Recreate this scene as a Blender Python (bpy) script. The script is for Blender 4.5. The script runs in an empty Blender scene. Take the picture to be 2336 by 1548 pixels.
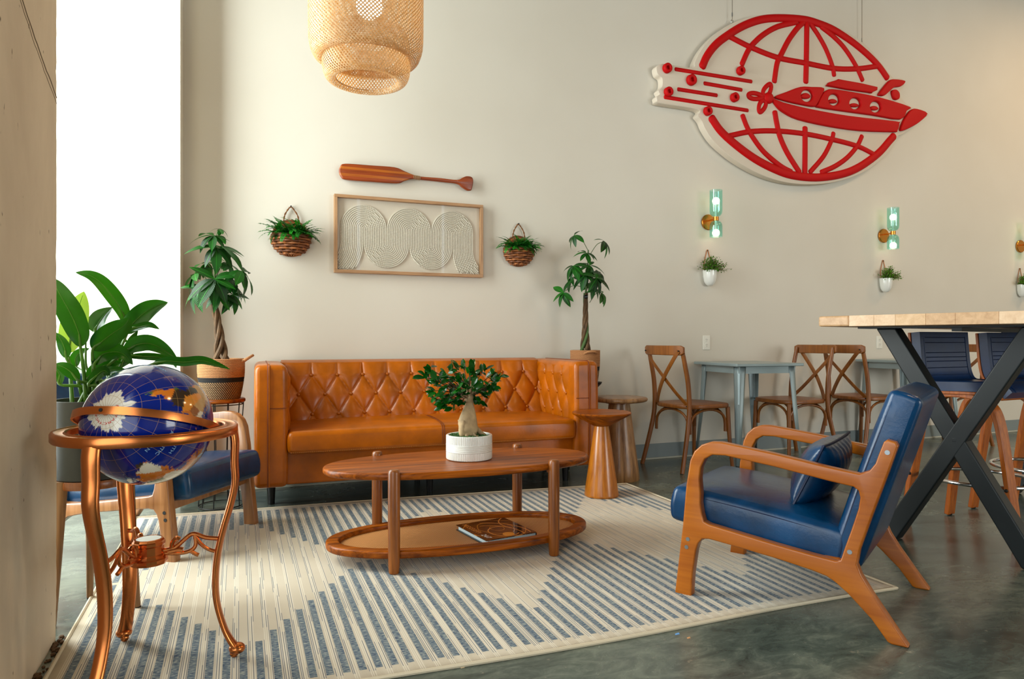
import bpy, bmesh, math, random
from mathutils import Vector, Matrix
PI = math.pi
SC = bpy.context.scene
COL = SC.collection

# ------------------------------------------------------------------ camera
CAMH = 0.94
THETA = math.radians(21.7067)
FPX = 24.0 / 36.0 * 2336.0
cam_d = bpy.data.cameras.new('camera')
cam = bpy.data.objects.new('camera', cam_d)
COL.objects.link(cam)
cam.location = (0, 0, CAMH)
cam.rotation_euler = (PI / 2, 0, -THETA)
cam_d.lens = 24.0
cam_d.sensor_width = 36.0
cam_d.clip_start = 0.02
SC.camera = cam

# ------------------------------------------------------------------ world, daylight, exposure
SC.view_settings.view_transform = 'Standard'
SC.view_settings.look = 'None'
SC.view_settings.gamma = 1.0
SC.view_settings.use_curve_mapping = False
SC.view_settings.exposure = 0.34
SC.cycles.max_bounces = 6
SC.cycles.diffuse_bounces = 3
SC.cycles.glossy_bounces = 3
SC.cycles.transmission_bounces = 4
SC.cycles.transparent_max_bounces = 10
SC.cycles.caustics_reflective = False
SC.cycles.caustics_refractive = False
world = bpy.data.worlds.new('world')
SC.world = world
world.use_nodes = True
wbg = world.node_tree.nodes['Background']
wbg.inputs[0].default_value = (0.80, 0.92, 1.0, 1)
wbg.inputs[1].default_value = 1.3


def area_light(name, loc, rot, sx, sy, watts, col):
    d = bpy.data.lights.new(name, 'AREA')
    d.shape = 'RECTANGLE'
    d.size = sx
    d.size_y = sy
    d.energy = watts
    d.color = col
    o = bpy.data.objects.new(name, d)
    COL.objects.link(o)
    o.location = loc
    o.rotation_euler = rot
    return o


# daylight falling in through the two glazed bays of the left wall and the shop front behind the camera
area_light('daylight_bay', (-1.52, 3.66, 2.1), (0, -PI / 2, 0), 3.8, 1.3, 185, (0.93, 1.0, 0.97))
area_light('daylight_side', (-1.52, -1.2, 1.75), (0, -PI / 2, 0), 3.0, 5.2, 80, (0.98, 1.0, 0.96))
area_light('daylight_front', (7.4, -5.60, 1.85), (PI / 2, 0, 0), 4.0, 2.8, 205, (0.98, 1.0, 0.96))

# ------------------------------------------------------------------ colour helpers and materials
def lin(c):
    c = c / 255.0
    return c / 12.92 if c <= 0.04045 else ((c + 0.055) / 1.055) ** 2.4


def rgb(r, g, b):
    return (lin(r), lin(g), lin(b), 1.0)


def new_mat(name):
    m = bpy.data.materials.new(name)
    m.use_nodes = True
    nt = m.node_tree
    return m, nt, nt.nodes['Principled BSDF']


def setp(p, **k):
    for n, v in k.items():
        n = {'rough': 'Roughness', 'metal': 'Metallic', 'spec': 'Specular IOR Level', 'coat': 'Coat Weight',
             'coatr': 'Coat Roughness', 'base': 'Base Color', 'trans': 'Transmission Weight', 'ior': 'IOR',
             'alpha': 'Alpha', 'emis': 'Emission Strength', 'emc': 'Emission Color', 'sheen': 'Sheen Weight'}[n]
        p.inputs[n].default_value = v


def N(nt, kind, **k):
    n = nt.nodes.new(kind)
    for a, v in k.items():
        setattr(n, a, v)
    return n


def ramp(nt, fac, stops):
    r = N(nt, 'ShaderNodeValToRGB')
    e = r.color_ramp.elements
    while len(e) < len(stops):
        e.new(0.5)
    for i, (p, c) in enumerate(stops):
        e[i].position = p
        e[i].color = c if len(c) == 4 else (*c, 1)
    nt.links.new(fac, r.inputs[0])
    return r.outputs[0]


def coords(nt, scale=(1, 1, 1), which='Object', rot=(0, 0, 0)):
    t = N(nt, 'ShaderNodeTexCoord')
    mp = N(nt, 'ShaderNodeMapping')
    mp.inputs['Scale'].default_value = scale
    mp.inputs['Rotation'].default_value = rot
    nt.links.new(t.outputs[which], mp.inputs[0])
    return mp.outputs[0]


def noise(nt, vec, scale, detail=3.0, rough=0.5, dist=0.0):
    n = N(nt, 'ShaderNodeTexNoise')
    n.inputs['Scale'].default_value = scale
    n.inputs['Detail'].default_value = detail
    n.inputs['Roughness'].default_value = rough
    n.inputs['Distortion'].default_value = dist
    if vec is not None:
        nt.links.new(vec, n.inputs['Vector'])
    return n.outputs[0]


def bump(nt, p, height, strength=0.2, dist=0.002):
    b = N(nt, 'ShaderNodeBump')
    b.inputs['Strength'].default_value = strength
    b.inputs['Distance'].default_value = dist
    nt.links.new(height, b.inputs['Height'])
    nt.links.new(b.outputs[0], p.inputs['Normal'])


def plain(name, base, rough=0.5, metal=0.0, spec=0.5, coat=0.0, bump_scale=None, bump_str=0.15, vary=0.0):
    m, nt, p = new_mat(name)
    setp(p, base=base, rough=rough, metal=metal, spec=spec, coat=coat)
    if bump_scale or vary:
        v = coords(nt)
        h = noise(nt, v, bump_scale or 8.0, 4)
        if bump_scale:
            bump(nt, p, h, bump_str)
        if vary:
            lo = tuple(c * (1 - vary) for c in base[:3])
            hi = tuple(min(1, c * (1 + vary)) for c in base[:3])
            nt.links.new(ramp(nt, h, [(0.3, lo), (0.7, hi)]), p.inputs['Base Color'])
    return m


def wood(name, dark, light, along='X', freq=1.0, rough=0.32, coat=0.25, spec=0.5, contrast=(0.3, 0.7), mid=None):
    """grain runs along one local axis"""
    m, nt, p = new_mat(name)
    lo, hi = 1.6 * freq, 34.0 * freq
    sc = {'X': (lo, hi, hi), 'Y': (hi, lo, hi), 'Z': (hi, hi, lo)}[along]
    v = coords(nt, sc)
    n1 = noise(nt, v, 1.0, 5, 0.6, 0.6)
    v2 = coords(nt, tuple(s * 4 for s in sc))
    n2 = noise(nt, v2, 1.0, 2, 0.6, 0.1)
    mx = N(nt, 'ShaderNodeMath', operation='MULTIPLY_ADD')
    nt.links.new(n2, mx.inputs[0])
    mx.inputs[1].default_value = 0.35
    nt.links.new(n1, mx.inputs[2])
    a, b = contrast
    stops = [(a + 0.17, dark), (b + 0.17, light)] if mid is None else [(a + 0.17, dark), ((a + b) / 2 + 0.17, mid), (b + 0.17, light)]
    nt.links.new(ramp(nt, mx.outputs[0], stops), p.inputs['Base Color'])
    setp(p, rough=rough, coat=coat, spec=spec, coatr=0.15)
    bump(nt, p, n2, 0.06, 0.001)
    return m


def leather(name, base, rough=0.34, vary=0.25, coat=0.15, wrinkle=0.12, spec=0.5):
    m, nt, p = new_mat(name)
    v = coords(nt)
    n1 = noise(nt, v, 5.0, 4, 0.6)
    lo = tuple(c * (1 - vary) for c in base[:3])
    hi = tuple(min(1, c * (1 + vary)) for c in base[:3])
    nt.links.new(ramp(nt, n1, [(0.32, lo), (0.68, hi)]), p.inputs['Base Color'])
    n2 = noise(nt, v, 14.0, 6, 0.65, 0.4)
    n3 = noise(nt, v, 420.0, 2, 0.5)
    mx = N(nt, 'ShaderNodeMath', operation='MULTIPLY_ADD')
    nt.links.new(n3, mx.inputs[0])
    mx.inputs[1].default_value = 0.05
    nt.links.new(n2, mx.inputs[2])
    bump(nt, p, mx.outputs[0], wrinkle, 0.012)
    setp(p, rough=rough, coat=coat, coatr=0.25, spec=spec)
    return m


def leafy(name, c1, c2, rough=0.32, trans=0.3, scale=9.0, tcol=None, veins=0.0):
    m, nt, p = new_mat(name)
    v = coords(nt)
    oi = N(nt, 'ShaderNodeObjectInfo')
    n1 = noise(nt, v, scale, 3)
    ad = N(nt, 'ShaderNodeMath', operation='MULTIPLY_ADD')
    nt.links.new(oi.outputs['Random'], ad.inputs[0])
    ad.inputs[1].default_value = 0.45
    nt.links.new(n1, ad.inputs[2])
    c = ramp(nt, ad.outputs[0], [(0.4, c1), (0.95, c2)])
    if veins:
        # pale midrib and slanting side veins in the leaf's own coordinates
        sp = N(nt, 'ShaderNodeSeparateXYZ')
        nt.links.new(v, sp.inputs[0])
        ab = N(nt, 'ShaderNodeMath', operation='ABSOLUTE')
        nt.links.new(sp.outputs[0], ab.inputs[0])
        k = N(nt, 'ShaderNodeMath', operation='MULTIPLY_ADD')
        nt.links.new(ab.outputs[0], k.inputs[0])
        k.inputs[1].default_value = -0.8
        nt.links.new(sp.outputs[1], k.inputs[2])
        fq = N(nt, 'ShaderNodeMath', operation='MULTIPLY')
        nt.links.new(k.outputs[0], fq.inputs[0])
        fq.inputs[1].default_value = veins
        sn = N(nt, 'ShaderNodeMath', operation='SINE')
        nt.links.new(fq.outputs[0], sn.inputs[0])
        bump(nt, p, sn.outputs[0], 0.25, 0.001)
        mid = N(nt, 'ShaderNodeMath', operation='LESS_THAN')
        nt.links.new(ab.outputs[0], mid.inputs[0])
        mid.inputs[1].default_value = 0.0011
        md = N(nt, 'ShaderNodeMix', data_type='RGBA')
        nt.links.new(mid.outputs[0], md.inputs[0])
        nt.links.new(c, md.inputs[6])
        md.inputs[7].default_value = tuple(min(1, x * 2.2) for x in c2[:3]) + (1,)
        c = md.outputs[2]
    nt.links.new(c, p.inputs['Base Color'])
    setp(p, rough=rough, spec=0.3)
    t = N(nt, 'ShaderNodeBsdfTranslucent')
    t.inputs[0].default_value = tcol or (c2[0] * 1.6, c2[1] * 1.6, c2[2] * 0.8, 1)
    mix = N(nt, 'ShaderNodeMixShader')
    mix.inputs[0].default_value = trans
    nt.links.new(p.outputs[0], mix.inputs[1])
    nt.links.new(t.outputs[0], mix.inputs[2])
    out = nt.nodes['Material Output']
    nt.links.new(mix.outputs[0], out.inputs[0])
    return m


def emit(name, col, strength):
    m, nt, p = new_mat(name)
    setp(p, base=col, emis=strength, emc=col)
    m.cycles.emission_sampling = 'NONE'
    return m


# ------------------------------------------------------------------ mesh helpers
def link(o, parent=None):
    COL.objects.link(o)
    if parent is not None:
        o.parent = parent
    return o


def finish(me, smooth, angle=40):
    if smooth:
        me.shade_smooth()
        me.set_sharp_from_angle(angle=math.radians(angle))


class MB:
    def __init__(s):
        s.v = []
        s.f = []

    def add(s, vs, fs):
        o = len(s.v)
        s.v += [tuple(p) for p in vs]
        s.f += [tuple(i + o for i in f) for f in fs]
        return s

    def box(s, c, d, rot=None):
        x, y, z = d[0] / 2, d[1] / 2, d[2] / 2
        vs = [Vector((a * x, b * y, e * z)) for a in (-1, 1) for b in (-1, 1) for e in (-1, 1)]
        if rot is not None:
            vs = [rot @ p for p in vs]
        vs = [p + Vector(c) for p in vs]
        return s.add(vs, [(0, 1, 3, 2), (4, 6, 7, 5), (0, 4, 5, 1), (2, 3, 7, 6), (0, 2, 6, 4), (1, 5, 7, 3)])

    def tube(s, pts, r, n=8, closed=False, squash=1.0, up=None, ra=None):
        """round tube along points; r scalar or list; squash scales the second axis"""
        pts = [Vector(p) for p in pts]
        m = len(pts)
        R = [r] * m if not isinstance(r, (list, tuple)) else list(r)
        tang = []
        for i in range(m):
            a = pts[(i - 1) % m] if (closed or i > 0) else pts[i]
            b = pts[(i + 1) % m] if (closed or i < m - 1) else pts[i]
            t = (b - a)
            tang.append(t.normalized() if t.length > 1e-9 else Vector((0, 0, 1)))
        if up is None:
            nrm = tang[0].orthogonal().normalized()
        vs = []
        for i in range(m):
            t = tang[i]
            if up is not None:
                nn = Vector(up) - t * t.dot(Vector(up))
                nrm = nn.normalized() if nn.length > 1e-6 else t.orthogonal().normalized()
            else:
                nrm = (nrm - t * t.dot(nrm)).normalized()
            b = t.cross(nrm)
            for k in range(n):
                a = 2 * PI * (k + 0.5) / n
                vs.append(pts[i] + b * (math.cos(a) * R[i]) + nrm * (math.sin(a) * R[i] * squash))
        fs = []
        for i in range(m if closed else m - 1):
            j = (i + 1) % m
            for k in range(n):
                l = (k + 1) % n
                fs.append((i * n + k, i * n + l, j * n + l, j * n + k))
        if not closed:
            fs.append(tuple(range(n - 1, -1, -1)))
            fs.append(tuple((m - 1) * n + k for k in range(n)))
        return s.add(vs, fs)

    def lathe(s, prof, n=32, c=(0, 0, 0), fn=None, closed=False):
        vs = []
        for (r, z) in prof:
            for k in range(n):
                a = 2 * PI * k / n
                rr = r if fn is None else fn(r, z, a)
                vs.append((c[0] + rr * math.cos(a), c[1] + rr * math.sin(a), c[2] + z))
        fs = []
        m = len(prof)
        for i in range(m if closed else m - 1):
            j = (i + 1) % m
            for k in range(n):
                l = (k + 1) % n
                fs.append((i * n + k, i * n + l, j * n + l, j * n + k))
        if not closed:
            if prof[0][0] > 1e-5:
                fs.append(tuple(range(n - 1, -1, -1)))
            if prof[-1][0] > 1e-5:
                fs.append(tuple((m - 1) * n + k for k in range(n)))
        return s.add(vs, fs)

    def grid(s, fn, nu, nv, closeu=False):
        vs = [fn(i / nu, j / nv) for j in range(nv + 1) for i in range(nu + (0 if closeu else 1))]
        w = nu if closeu else nu + 1
        fs = []
        for j in range(nv):
            for i in range(nu):
                k = (i + 1) % w if closeu else i + 1
                fs.append((j * w + i, j * w + k, (j + 1) * w + k, (j + 1) * w + i))
        return s.add(vs, fs)

    def sphere(s, c, r, nu=16, nv=10, sc=(1, 1, 1)):
        prof = [(max(1e-6, r * math.sin(PI * j / nv)), -r * math.cos(PI * j / nv)) for j in range(nv + 1)]
        o = len(s.v)
        s.lathe(prof, nu)
        for i in range(o, len(s.v)):
            x, y, z = s.v[i]
            s.v[i] = (x * sc[0] + c[0], y * sc[1] + c[1], z * sc[2] + c[2])
        return s

    def xform(s, M):
        s.v = [tuple(M @ Vector(p)) for p in s.v]
        return s

    def mesh(s, name, mat=None, smooth=True, angle=40):
        me = bpy.data.meshes.new(name)
        me.from_pydata(s.v, [], s.f)
        me.validate()
        bm = bmesh.new()
        bm.from_mesh(me)
        bmesh.ops.remove_doubles(bm, verts=bm.verts, dist=1e-6)
        bmesh.ops.recalc_face_normals(bm, faces=bm.faces)
        bm.to_mesh(me)
        bm.free()
        finish(me, smooth, angle)
        if mat:
            me.materials.append(mat)
        return me

    def build(s, name, mat=None, parent=None, smooth=True, bevel=0.0, seg=2, sub=0, angle=40, label=None):
        o = bpy.data.objects.new(name, s.mesh(name, mat, smooth, angle))
        link(o, parent)
        if bevel:
            b = o.modifiers.new('bevel', 'BEVEL')
            b.width = bevel
            b.segments = seg
            b.limit_method = 'ANGLE'
            b.angle_limit = math.radians(35)
            b.harden_normals = False
        if sub:
            q = o.modifiers.new('sub', 'SUBSURF')
            q.levels = sub
            q.render_levels = sub
        if label:
            o['label'] = label
        return o


def flat2d(name, loops, half, bev, mat, parent=None, M=None, res=2, smooth=True, label=None):
    """outline(s) in a plane, given thickness and rounded edge; M maps (x, y, thickness) to local space"""
    cu = bpy.data.curves.new(name, 'CURVE')
    cu.dimensions = '2D'
    cu.fill_mode = 'BOTH'
    cu.extrude = max(0.0, half - bev)
    cu.bevel_depth = bev
    cu.bevel_resolution = res
    cu.offset = -bev
    for lp in loops:
        sp = cu.splines.new('POLY')
        sp.points.add(len(lp) - 1)
        for q, (x, y) in zip(sp.points, lp):
            q.co = (x, y, 0, 1)
        sp.use_cyclic_u = True
    t = bpy.data.objects.new(name + '_tmp', cu)
    COL.objects.link(t)
    dg = bpy.context.evaluated_depsgraph_get()
    me = bpy.data.meshes.new_from_object(t.evaluated_get(dg))
    bpy.data.objects.remove(t)
    bpy.data.curves.remove(cu)
    me.name = name
    if M is not None:
        me.transform(M)
    bm = bmesh.new()
    bm.from_mesh(me)
    bmesh.ops.remove_doubles(bm, verts=bm.verts, dist=1e-6)
    bmesh.ops.recalc_face_normals(bm, faces=bm.faces)
    bm.to_mesh(me)
    bm.free()
    finish(me, smooth, 35)
    me.materials.clear()
    me.materials.append(mat)
    o = bpy.data.objects.new(name, me)
    link(o, parent)
    if label:
        o['label'] = label
    return o


def text_mesh(name, body, size, mat, depth=0.0003):
    cu = bpy.data.curves.new(name, 'FONT')
    cu.body = body
    cu.size = size
    cu.extrude = depth
    cu.align_x = 'CENTER'
    cu.align_y = 'CENTER'
    t = bpy.data.objects.new(name + '_tmp', cu)
    COL.objects.link(t)
    dg = bpy.context.evaluated_depsgraph_get()
    me = bpy.data.meshes.new_from_object(t.evaluated_get(dg))
    bpy.data.objects.remove(t)
    bpy.data.curves.remove(cu)
    me.name = name
    me.materials.clear()
    me.materials.append(mat)
    return me


def catmull(pts, k=6, closed=False):
    P = [Vector(p) if len(p) == 3 else Vector((p[0], p[1], 0)) for p in pts]
    n = len(P)
    out = []
    for i in range(n if closed else n - 1):
        a = P[(i - 1) % n] if (closed or i > 0) else P[i] * 2 - P[i + 1]
        b, c = P[i], P[(i + 1) % n]
        d = P[(i + 2) % n] if (closed or i < n - 2) else c * 2 - b
        for j in range(k):
            t = j / k
            out.append(0.5 * ((2 * b) + (c - a) * t + (2 * a - 5 * b + 4 * c - d) * t * t + (3 * b - a - 3 * c + d) * t ** 3))
    if not closed:
        out.append(P[-1])
    return out


def cat2(pts, k=4, closed=True):
    return [(p.x, p.y) for p in catmull(pts, k, closed)]


def lerp(a, b, t):
    return a + (b - a) * t


def thing(name, label, cat, loc=(0, 0, 0), rotz=0.0, group=None):
    o = bpy.data.objects.new(name, None)
    link(o)
    o.empty_display_size = 0.05
    o.location = loc
    o.rotation_euler = (0, 0, rotz)
    return tag(o, label, cat, group)


def tag(o, label, cat, group=None):
    o['label'] = label
    o['category'] = cat
    if group:
        o['group'] = group
    return o


def structure(o, label=None):
    o['kind'] = 'structure'
    if label:
        o['label'] = label
    return o


def copy_tree(o, parent=None):
    c = o.copy()
    COL.objects.link(c)
    c.parent = parent
    for ch in list(o.children):
        copy_tree(ch, c)
    return c


# where a direction of the photograph meets a vertical plane y = const (used to measure the place)
FW = (math.sin(THETA), math.cos(THETA))
RT = (math.cos(THETA), -math.sin(THETA))


def at(px, py, y):
    a = (px - 1168.0) / FPX
    rx, ry = FW[0] + RT[0] * a, FW[1] + RT[1] * a
    d = y / ry
    return Vector((rx * d, y, CAMH + (774.0 - py) / FPX * d))


# ------------------------------------------------------------------ materials
def wall_paint():
    m, nt, p = new_mat('wall_paint')
    v = coords(nt)
    n = noise(nt, v, 1.1, 3)
    nt.links.new(ramp(nt, n, [(0.3, rgb(214, 208, 194)), (0.7, rgb(220, 215, 202))]), p.inputs['Base Color'])
    n2 = noise(nt, v, 160.0, 2)
    bump(nt, p, n2, 0.08, 0.001)
    setp(p, rough=0.72, spec=0.25)
    return m


def concrete_floor():
    m, nt, p = new_mat('polished_concrete')
    v = coords(nt)
    n = noise(nt, v, 1.3, 9, 0.66, 0.8)
    n7 = noise(nt, coords(nt, (1.0, 2.2, 1.0), rot=(0, 0, 0.4)), 7.0, 8, 0.72, 1.2)
    nm = N(nt, 'ShaderNodeMath', operation='MULTIPLY_ADD')
    nt.links.new(n7, nm.inputs[0])
    nm.inputs[1].default_value = 0.7
    sub_ = N(nt, 'ShaderNodeMath', operation='SUBTRACT')
    nt.links.new(n, sub_.inputs[0])
    sub_.inputs[1].default_value = 0.35
    nt.links.new(sub_.outputs[0], nm.inputs[2])
    base = ramp(nt, nm.outputs[0], [(0.30, rgb(46, 55, 50)), (0.5, rgb(80, 90, 82)), (0.72, rgb(122, 130, 116))])
    n4 = noise(nt, v, 20.0, 5, 0.7)
    spots = ramp(nt, n4, [(0.63, (0, 0, 0)), (0.69, (1, 1, 1))])
    mx = N(nt, 'ShaderNodeMix', data_type='RGBA')
    sc = N(nt, 'ShaderNodeMath', operation='MULTIPLY')
    nt.links.new(spots, sc.inputs[0])
    sc.inputs[1].default_value = 0.4
    nt.links.new(sc.outputs[0], mx.inputs[0])
    nt.links.new(base, mx.inputs[6])
    mx.inputs[7].default_value = rgb(160, 152, 132)
    nt.links.new(mx.outputs[2], p.inputs['Base Color'])
    nt.links.new(ramp(nt, n, [(0.3, (0.16,) * 3), (0.75, (0.34,) * 3)]), p.inputs['Roughness'])
    bump(nt, p, n4, 0.03, 0.002)
    setp(p, spec=0.7)
    return m


def pillar_concrete():
    m, nt, p = new_mat('raw_concrete')
    v = coords(nt, (1, 1, 0.5))
    n = noise(nt, v, 2.2, 6, 0.6, 0.3)
    base = ramp(nt, n, [(0.3, rgb(206, 188, 162)), (0.7, rgb(232, 216, 190))])
    n2 = noise(nt, coords(nt, (1, 1, 0.6)), 34.0, 2, 0.5)
    pits = ramp(nt, n2, [(0.24, (1, 1, 1)), (0.29, (0, 0, 0))])
    mx = N(nt, 'ShaderNodeMix', data_type='RGBA')
    nt.links.new(pits, mx.inputs[0])
    nt.links.new(base, mx.inputs[6])
    mx.inputs[7].default_value = rgb(120, 104, 84)
    nt.links.new(mx.outputs[2], p.inputs['Base Color'])
    sb = N(nt, 'ShaderNodeMath', operation='SUBTRACT')
    nt.links.new(n, sb.inputs[0])
    nt.links.new(pits, sb.inputs[1])
    bump(nt, p, sb.outputs[0], 0.25, 0.006)
    setp(p, rough=0.8, spec=0.2)
    return m


M_WALL = wall_paint()
M_FLOOR = concrete_floor()
M_PILLAR = pillar_concrete()
M_BASEB = plain('vinyl_base', rgb(132, 142, 142), 0.45)
M_CAULK = plain('base_toe', rgb(190, 188, 172), 0.5)
M_CEIL = plain('ceiling_paint', rgb(118, 108, 94), 0.9)
M_ALU = plain('window_aluminium', rgb(190, 195, 195), 0.4, 0.6)
M_TEAK = wood('teak', rgb(80, 32, 0), rgb(176, 92, 10), 'X', 1.0, 0.36, 0.06, spec=0.22, mid=rgb(136, 66, 0))
M_TEAKZ = wood('teak_upright', rgb(96, 46, 6), rgb(158, 88, 20), 'Z', 1.0, 0.36, 0.2)
M_HONEY = wood('honey_wood', rgb(148, 74, 6), rgb(176, 98, 18), 'X', 0.6, 0.3, 0.2, spec=0.4)
M_HONEYZ = wood('honey_wood_upright', rgb(148, 78, 10), rgb(192, 116, 28), 'Z', 1.1, 0.28, 0.35)
M_ACACIA = wood('acacia_wood', rgb(96, 58, 26), rgb(176, 132, 84), 'Z', 0.7, 0.34, 0.25)
M_CHAIRW = wood('cafe_chair_wood', rgb(112, 60, 10), rgb(146, 84, 20), 'Z', 0.8, 0.42, 0.15)
M_MAPLE = wood('butcher_block', rgb(206, 164, 118), rgb(228, 192, 148), 'X', 0.9, 0.5, 0.1)
M_PLY = wood('bent_plywood', rgb(146, 66, 12), rgb(196, 106, 30), 'Z', 2.0, 0.35, 0.3)
M_FRAMEW = wood('oak_frame', rgb(146, 106, 70), rgb(190, 148, 106), 'X', 2.2, 0.5, 0.1)
M_PALEWOOD = wood('stand_wood', rgb(106, 72, 38), rgb(150, 108, 62), 'Z', 1.2, 0.5, 0.1)
M_TAN = leather('tan_leather', rgb(174, 90, 0), 0.30, 0.28, 0.06, spec=0.4)
M_TANDARK = plain('tan_welt', rgb(112, 48, 8), 0.5)
M_THREAD = plain('orange_thread', rgb(226, 150, 60), 0.6)
M_BLUE = leather('navy_leather', rgb(0, 50, 86), 0.25, 0.45, 0.06, 0.12, spec=0.42)
M_BLUESEAM = plain('navy_seam', rgb(8, 28, 60), 0.5)
M_BLUETHREAD = plain('light_blue_thread', rgb(70, 120, 175), 0.6)
M_NAVY2 = leather('dark_navy_leather', rgb(2, 42, 84), 0.34, 0.3, 0.2, 0.06)
M_COPPER = plain('brushed_copper', rgb(206, 122, 66), 0.26, 1.0, bump_scale=60, bump_str=0.03)
M_STEEL = plain('bolt_steel', rgb(150, 156, 160), 0.3, 1.0)
M_CHROME = plain('chrome', rgb(220, 222, 224), 0.08, 1.0)
M_BLACKM = plain('black_steel', rgb(15, 22, 24), 0.42, 0.0, spec=0.4, bump_scale=30, bump_str=0.04)
M_BLACK = plain('black_metal', rgb(16, 17, 17), 0.45, 0.2)
M_GREYM = plain('grey_painted_metal', rgb(152, 168, 170), 0.34, 0.3)
M_WHITEP = plain('white_plastic', rgb(232, 230, 218), 0.35)
M_WHITEC = plain('white_ceramic', rgb(232, 232, 224), 0.18, coat=0.4)
M_DARKHOLE = plain('dark_slot', rgb(20, 18, 16), 0.8)
M_SOIL = plain('soil', rgb(52, 38, 26), 0.95, bump_scale=60, bump_str=0.6)
M_RED = plain('red_sign_paint', rgb(190, 2, 6), 0.62, spec=0.2, bump_scale=90, bump_str=0.05)
M_SIGNW = plain('sign_board_white', rgb(214, 202, 184), 0.7, spec=0.2)
M_GOLD = plain('brass', rgb(210, 140, 62), 0.24, 1.0)

# ================================================================== the setting
def slab(name, x0, x1, y0, y1, z0, z1, mat, parent=None, bev=0.0):
    return MB().box(((x0 + x1) / 2, (y0 + y1) / 2, (z0 + z1) / 2), (x1 - x0, y1 - y0, z1 - z0)).build(name, mat, parent, smooth=False, bevel=bev)


YW = 4.58
ZC = 4.6
structure(slab('floor', -1.6, 11.2, -5.8, 4.9, -0.12, 0.0, M_FLOOR), 'dark polished concrete floor')
structure(slab('ceiling', -1.6, 11.2, -5.8, 4.9, ZC, ZC + 0.1, M_CEIL), 'high pale ceiling above the frame')
structure(slab('wall_back', -0.32, 11.2, YW, YW + 0.2, 0, ZC, M_WALL), 'long cream painted wall behind the sofa')
structure(slab('wall_right', 11.0, 11.2, -5.8, YW, 0, ZC, M_WALL), 'cream wall at the far right end of the room')
structure(slab('wall_return', -1.6, -0.32, 4.35, YW + 0.2, 0, ZC, M_WALL), 'sunlit white return wall beside the window bay')

# concrete pillar with a chipped corner
def pillar_mesh():
    rnd = random.Random(5)
    b = MB()
    nz = 150
    x0, x1, y0, y1 = -0.96, -0.536, 1.86, 2.527
    vs, fs = [], []
    for k in range(nz + 1):
        z = ZC * (k / nz)
        j = rnd.uniform(0, 1) ** 4 * 0.008
        j += 0.012 * max(0, 1 - z / 0.12)
        vs += [(x0, y0, z), (x1, y0, z), (x1, y1 - j - 0.006, z), (x1 - j - 0.006, y1, z), (x0, y1, z)]
    for k in range(nz):
        for i in range(5):
            l = (i + 1) % 5
            fs.append((k * 5 + i, k * 5 + l, (k + 1) * 5 + l, (k + 1) * 5 + i))
    return b.add(vs, fs)


pil = structure(pillar_mesh().build('wall_pillar', M_PILLAR, None, smooth=False), 'raw tan concrete pillar at the left edge')
# two shallow diagonal cracks on the pillar face
M_CRACK = plain('crack', rgb(122, 106, 84), 0.9)
for (a, b_, w) in (((1.93, 1.955), (2.52, 1.70), 0.0022), ((1.93, 1.935), (2.52, 1.682), 0.0014)):
    rnd = random.Random(int(w * 1e5))
    pts = []
    for i in range(25):
        t = i / 24
        pts.append((-0.5362, lerp(a[0], b_[0], t), lerp(a[1], b_[1], t) - 0.02 * math.sin(t * PI) + rnd.uniform(-1, 1) * 0.003))
    MB().tube(pts, w, 5).build('crack', M_CRACK, pil)
# crumbled grit along the foot of the pillar
M_GRIT = plain('grit', rgb(96, 70, 44), 0.95, bump_scale=80, bump_str=0.6)
b = MB()
rnd = random.Random(8)
for i in range(90):
    y = rnd.uniform(1.9, 2.53)
    b.sphere((-0.53 + abs(rnd.gauss(0, 0.012)), y, 0.003), rnd.uniform(0.003, 0.009), 6, 4, (1, 1.3, 0.7))
g = b.build('grit', M_GRIT, pil)
g['kind'] = 'stuff'

# left wall with its glazed bays
def window_wall():
    w = structure(MB().box((-1.5, 2.43, ZC / 2), (0.2, 1.14, ZC)).build('wall_left', M_WALL, None, smooth=False), 'left wall pier between the glazed bays')
    for n, (y0, y1) in enumerate(((3.0, 4.35), (-3.9, 1.86))):
        fr = MB()
        for y in [y0 + 0.03, y1 - 0.03]:
            fr.box((-1.46, y, 2.1), (0.06, 0.06, 4.0))
        for z in (0.13, 4.07):
            fr.box((-1.46, (y0 + y1) / 2, z), (0.06, y1 - y0, 0.06))
        f = structure(fr.build('window_%d' % (n + 1), M_ALU, None, smooth=False), 'tall glazed window bay in the left wall' if n == 0 else 'wide glazed window bay beside the camera')
        gl = slab('pane', -1.468, -1.46, y0 + 0.05, y1 - 0.05, 0.15, 4.05, M_GLASS, f)
    structure(slab('wall_sill', -1.6, -1.4, -3.9, 4.35, 0, 0.1, M_WALL))
    structure(slab('wall_head', -1.6, -1.4, -3.9, 4.35, 4.1, ZC, M_WALL))
    structure(slab('wall_corner', -1.6, -1.4, -5.8, -3.9, 0, ZC, M_WALL))


def sheen(nt, f0, f90):
    # reflectance that grows towards grazing angles, alike from both sides of the pane
    lw = N(nt, 'ShaderNodeLayerWeight')
    lw.inputs[0].default_value = 0.5
    p5 = N(nt, 'ShaderNodeMath', operation='POWER')
    nt.links.new(lw.outputs['Facing'], p5.inputs[0])
    p5.inputs[1].default_value = 4.0
    ma = N(nt, 'ShaderNodeMath', operation='MULTIPLY_ADD')
    nt.links.new(p5.outputs[0], ma.inputs[0])
    ma.inputs[1].default_value = f90
    ma.inputs[2].default_value = f0
    return ma.outputs[0]


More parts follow.
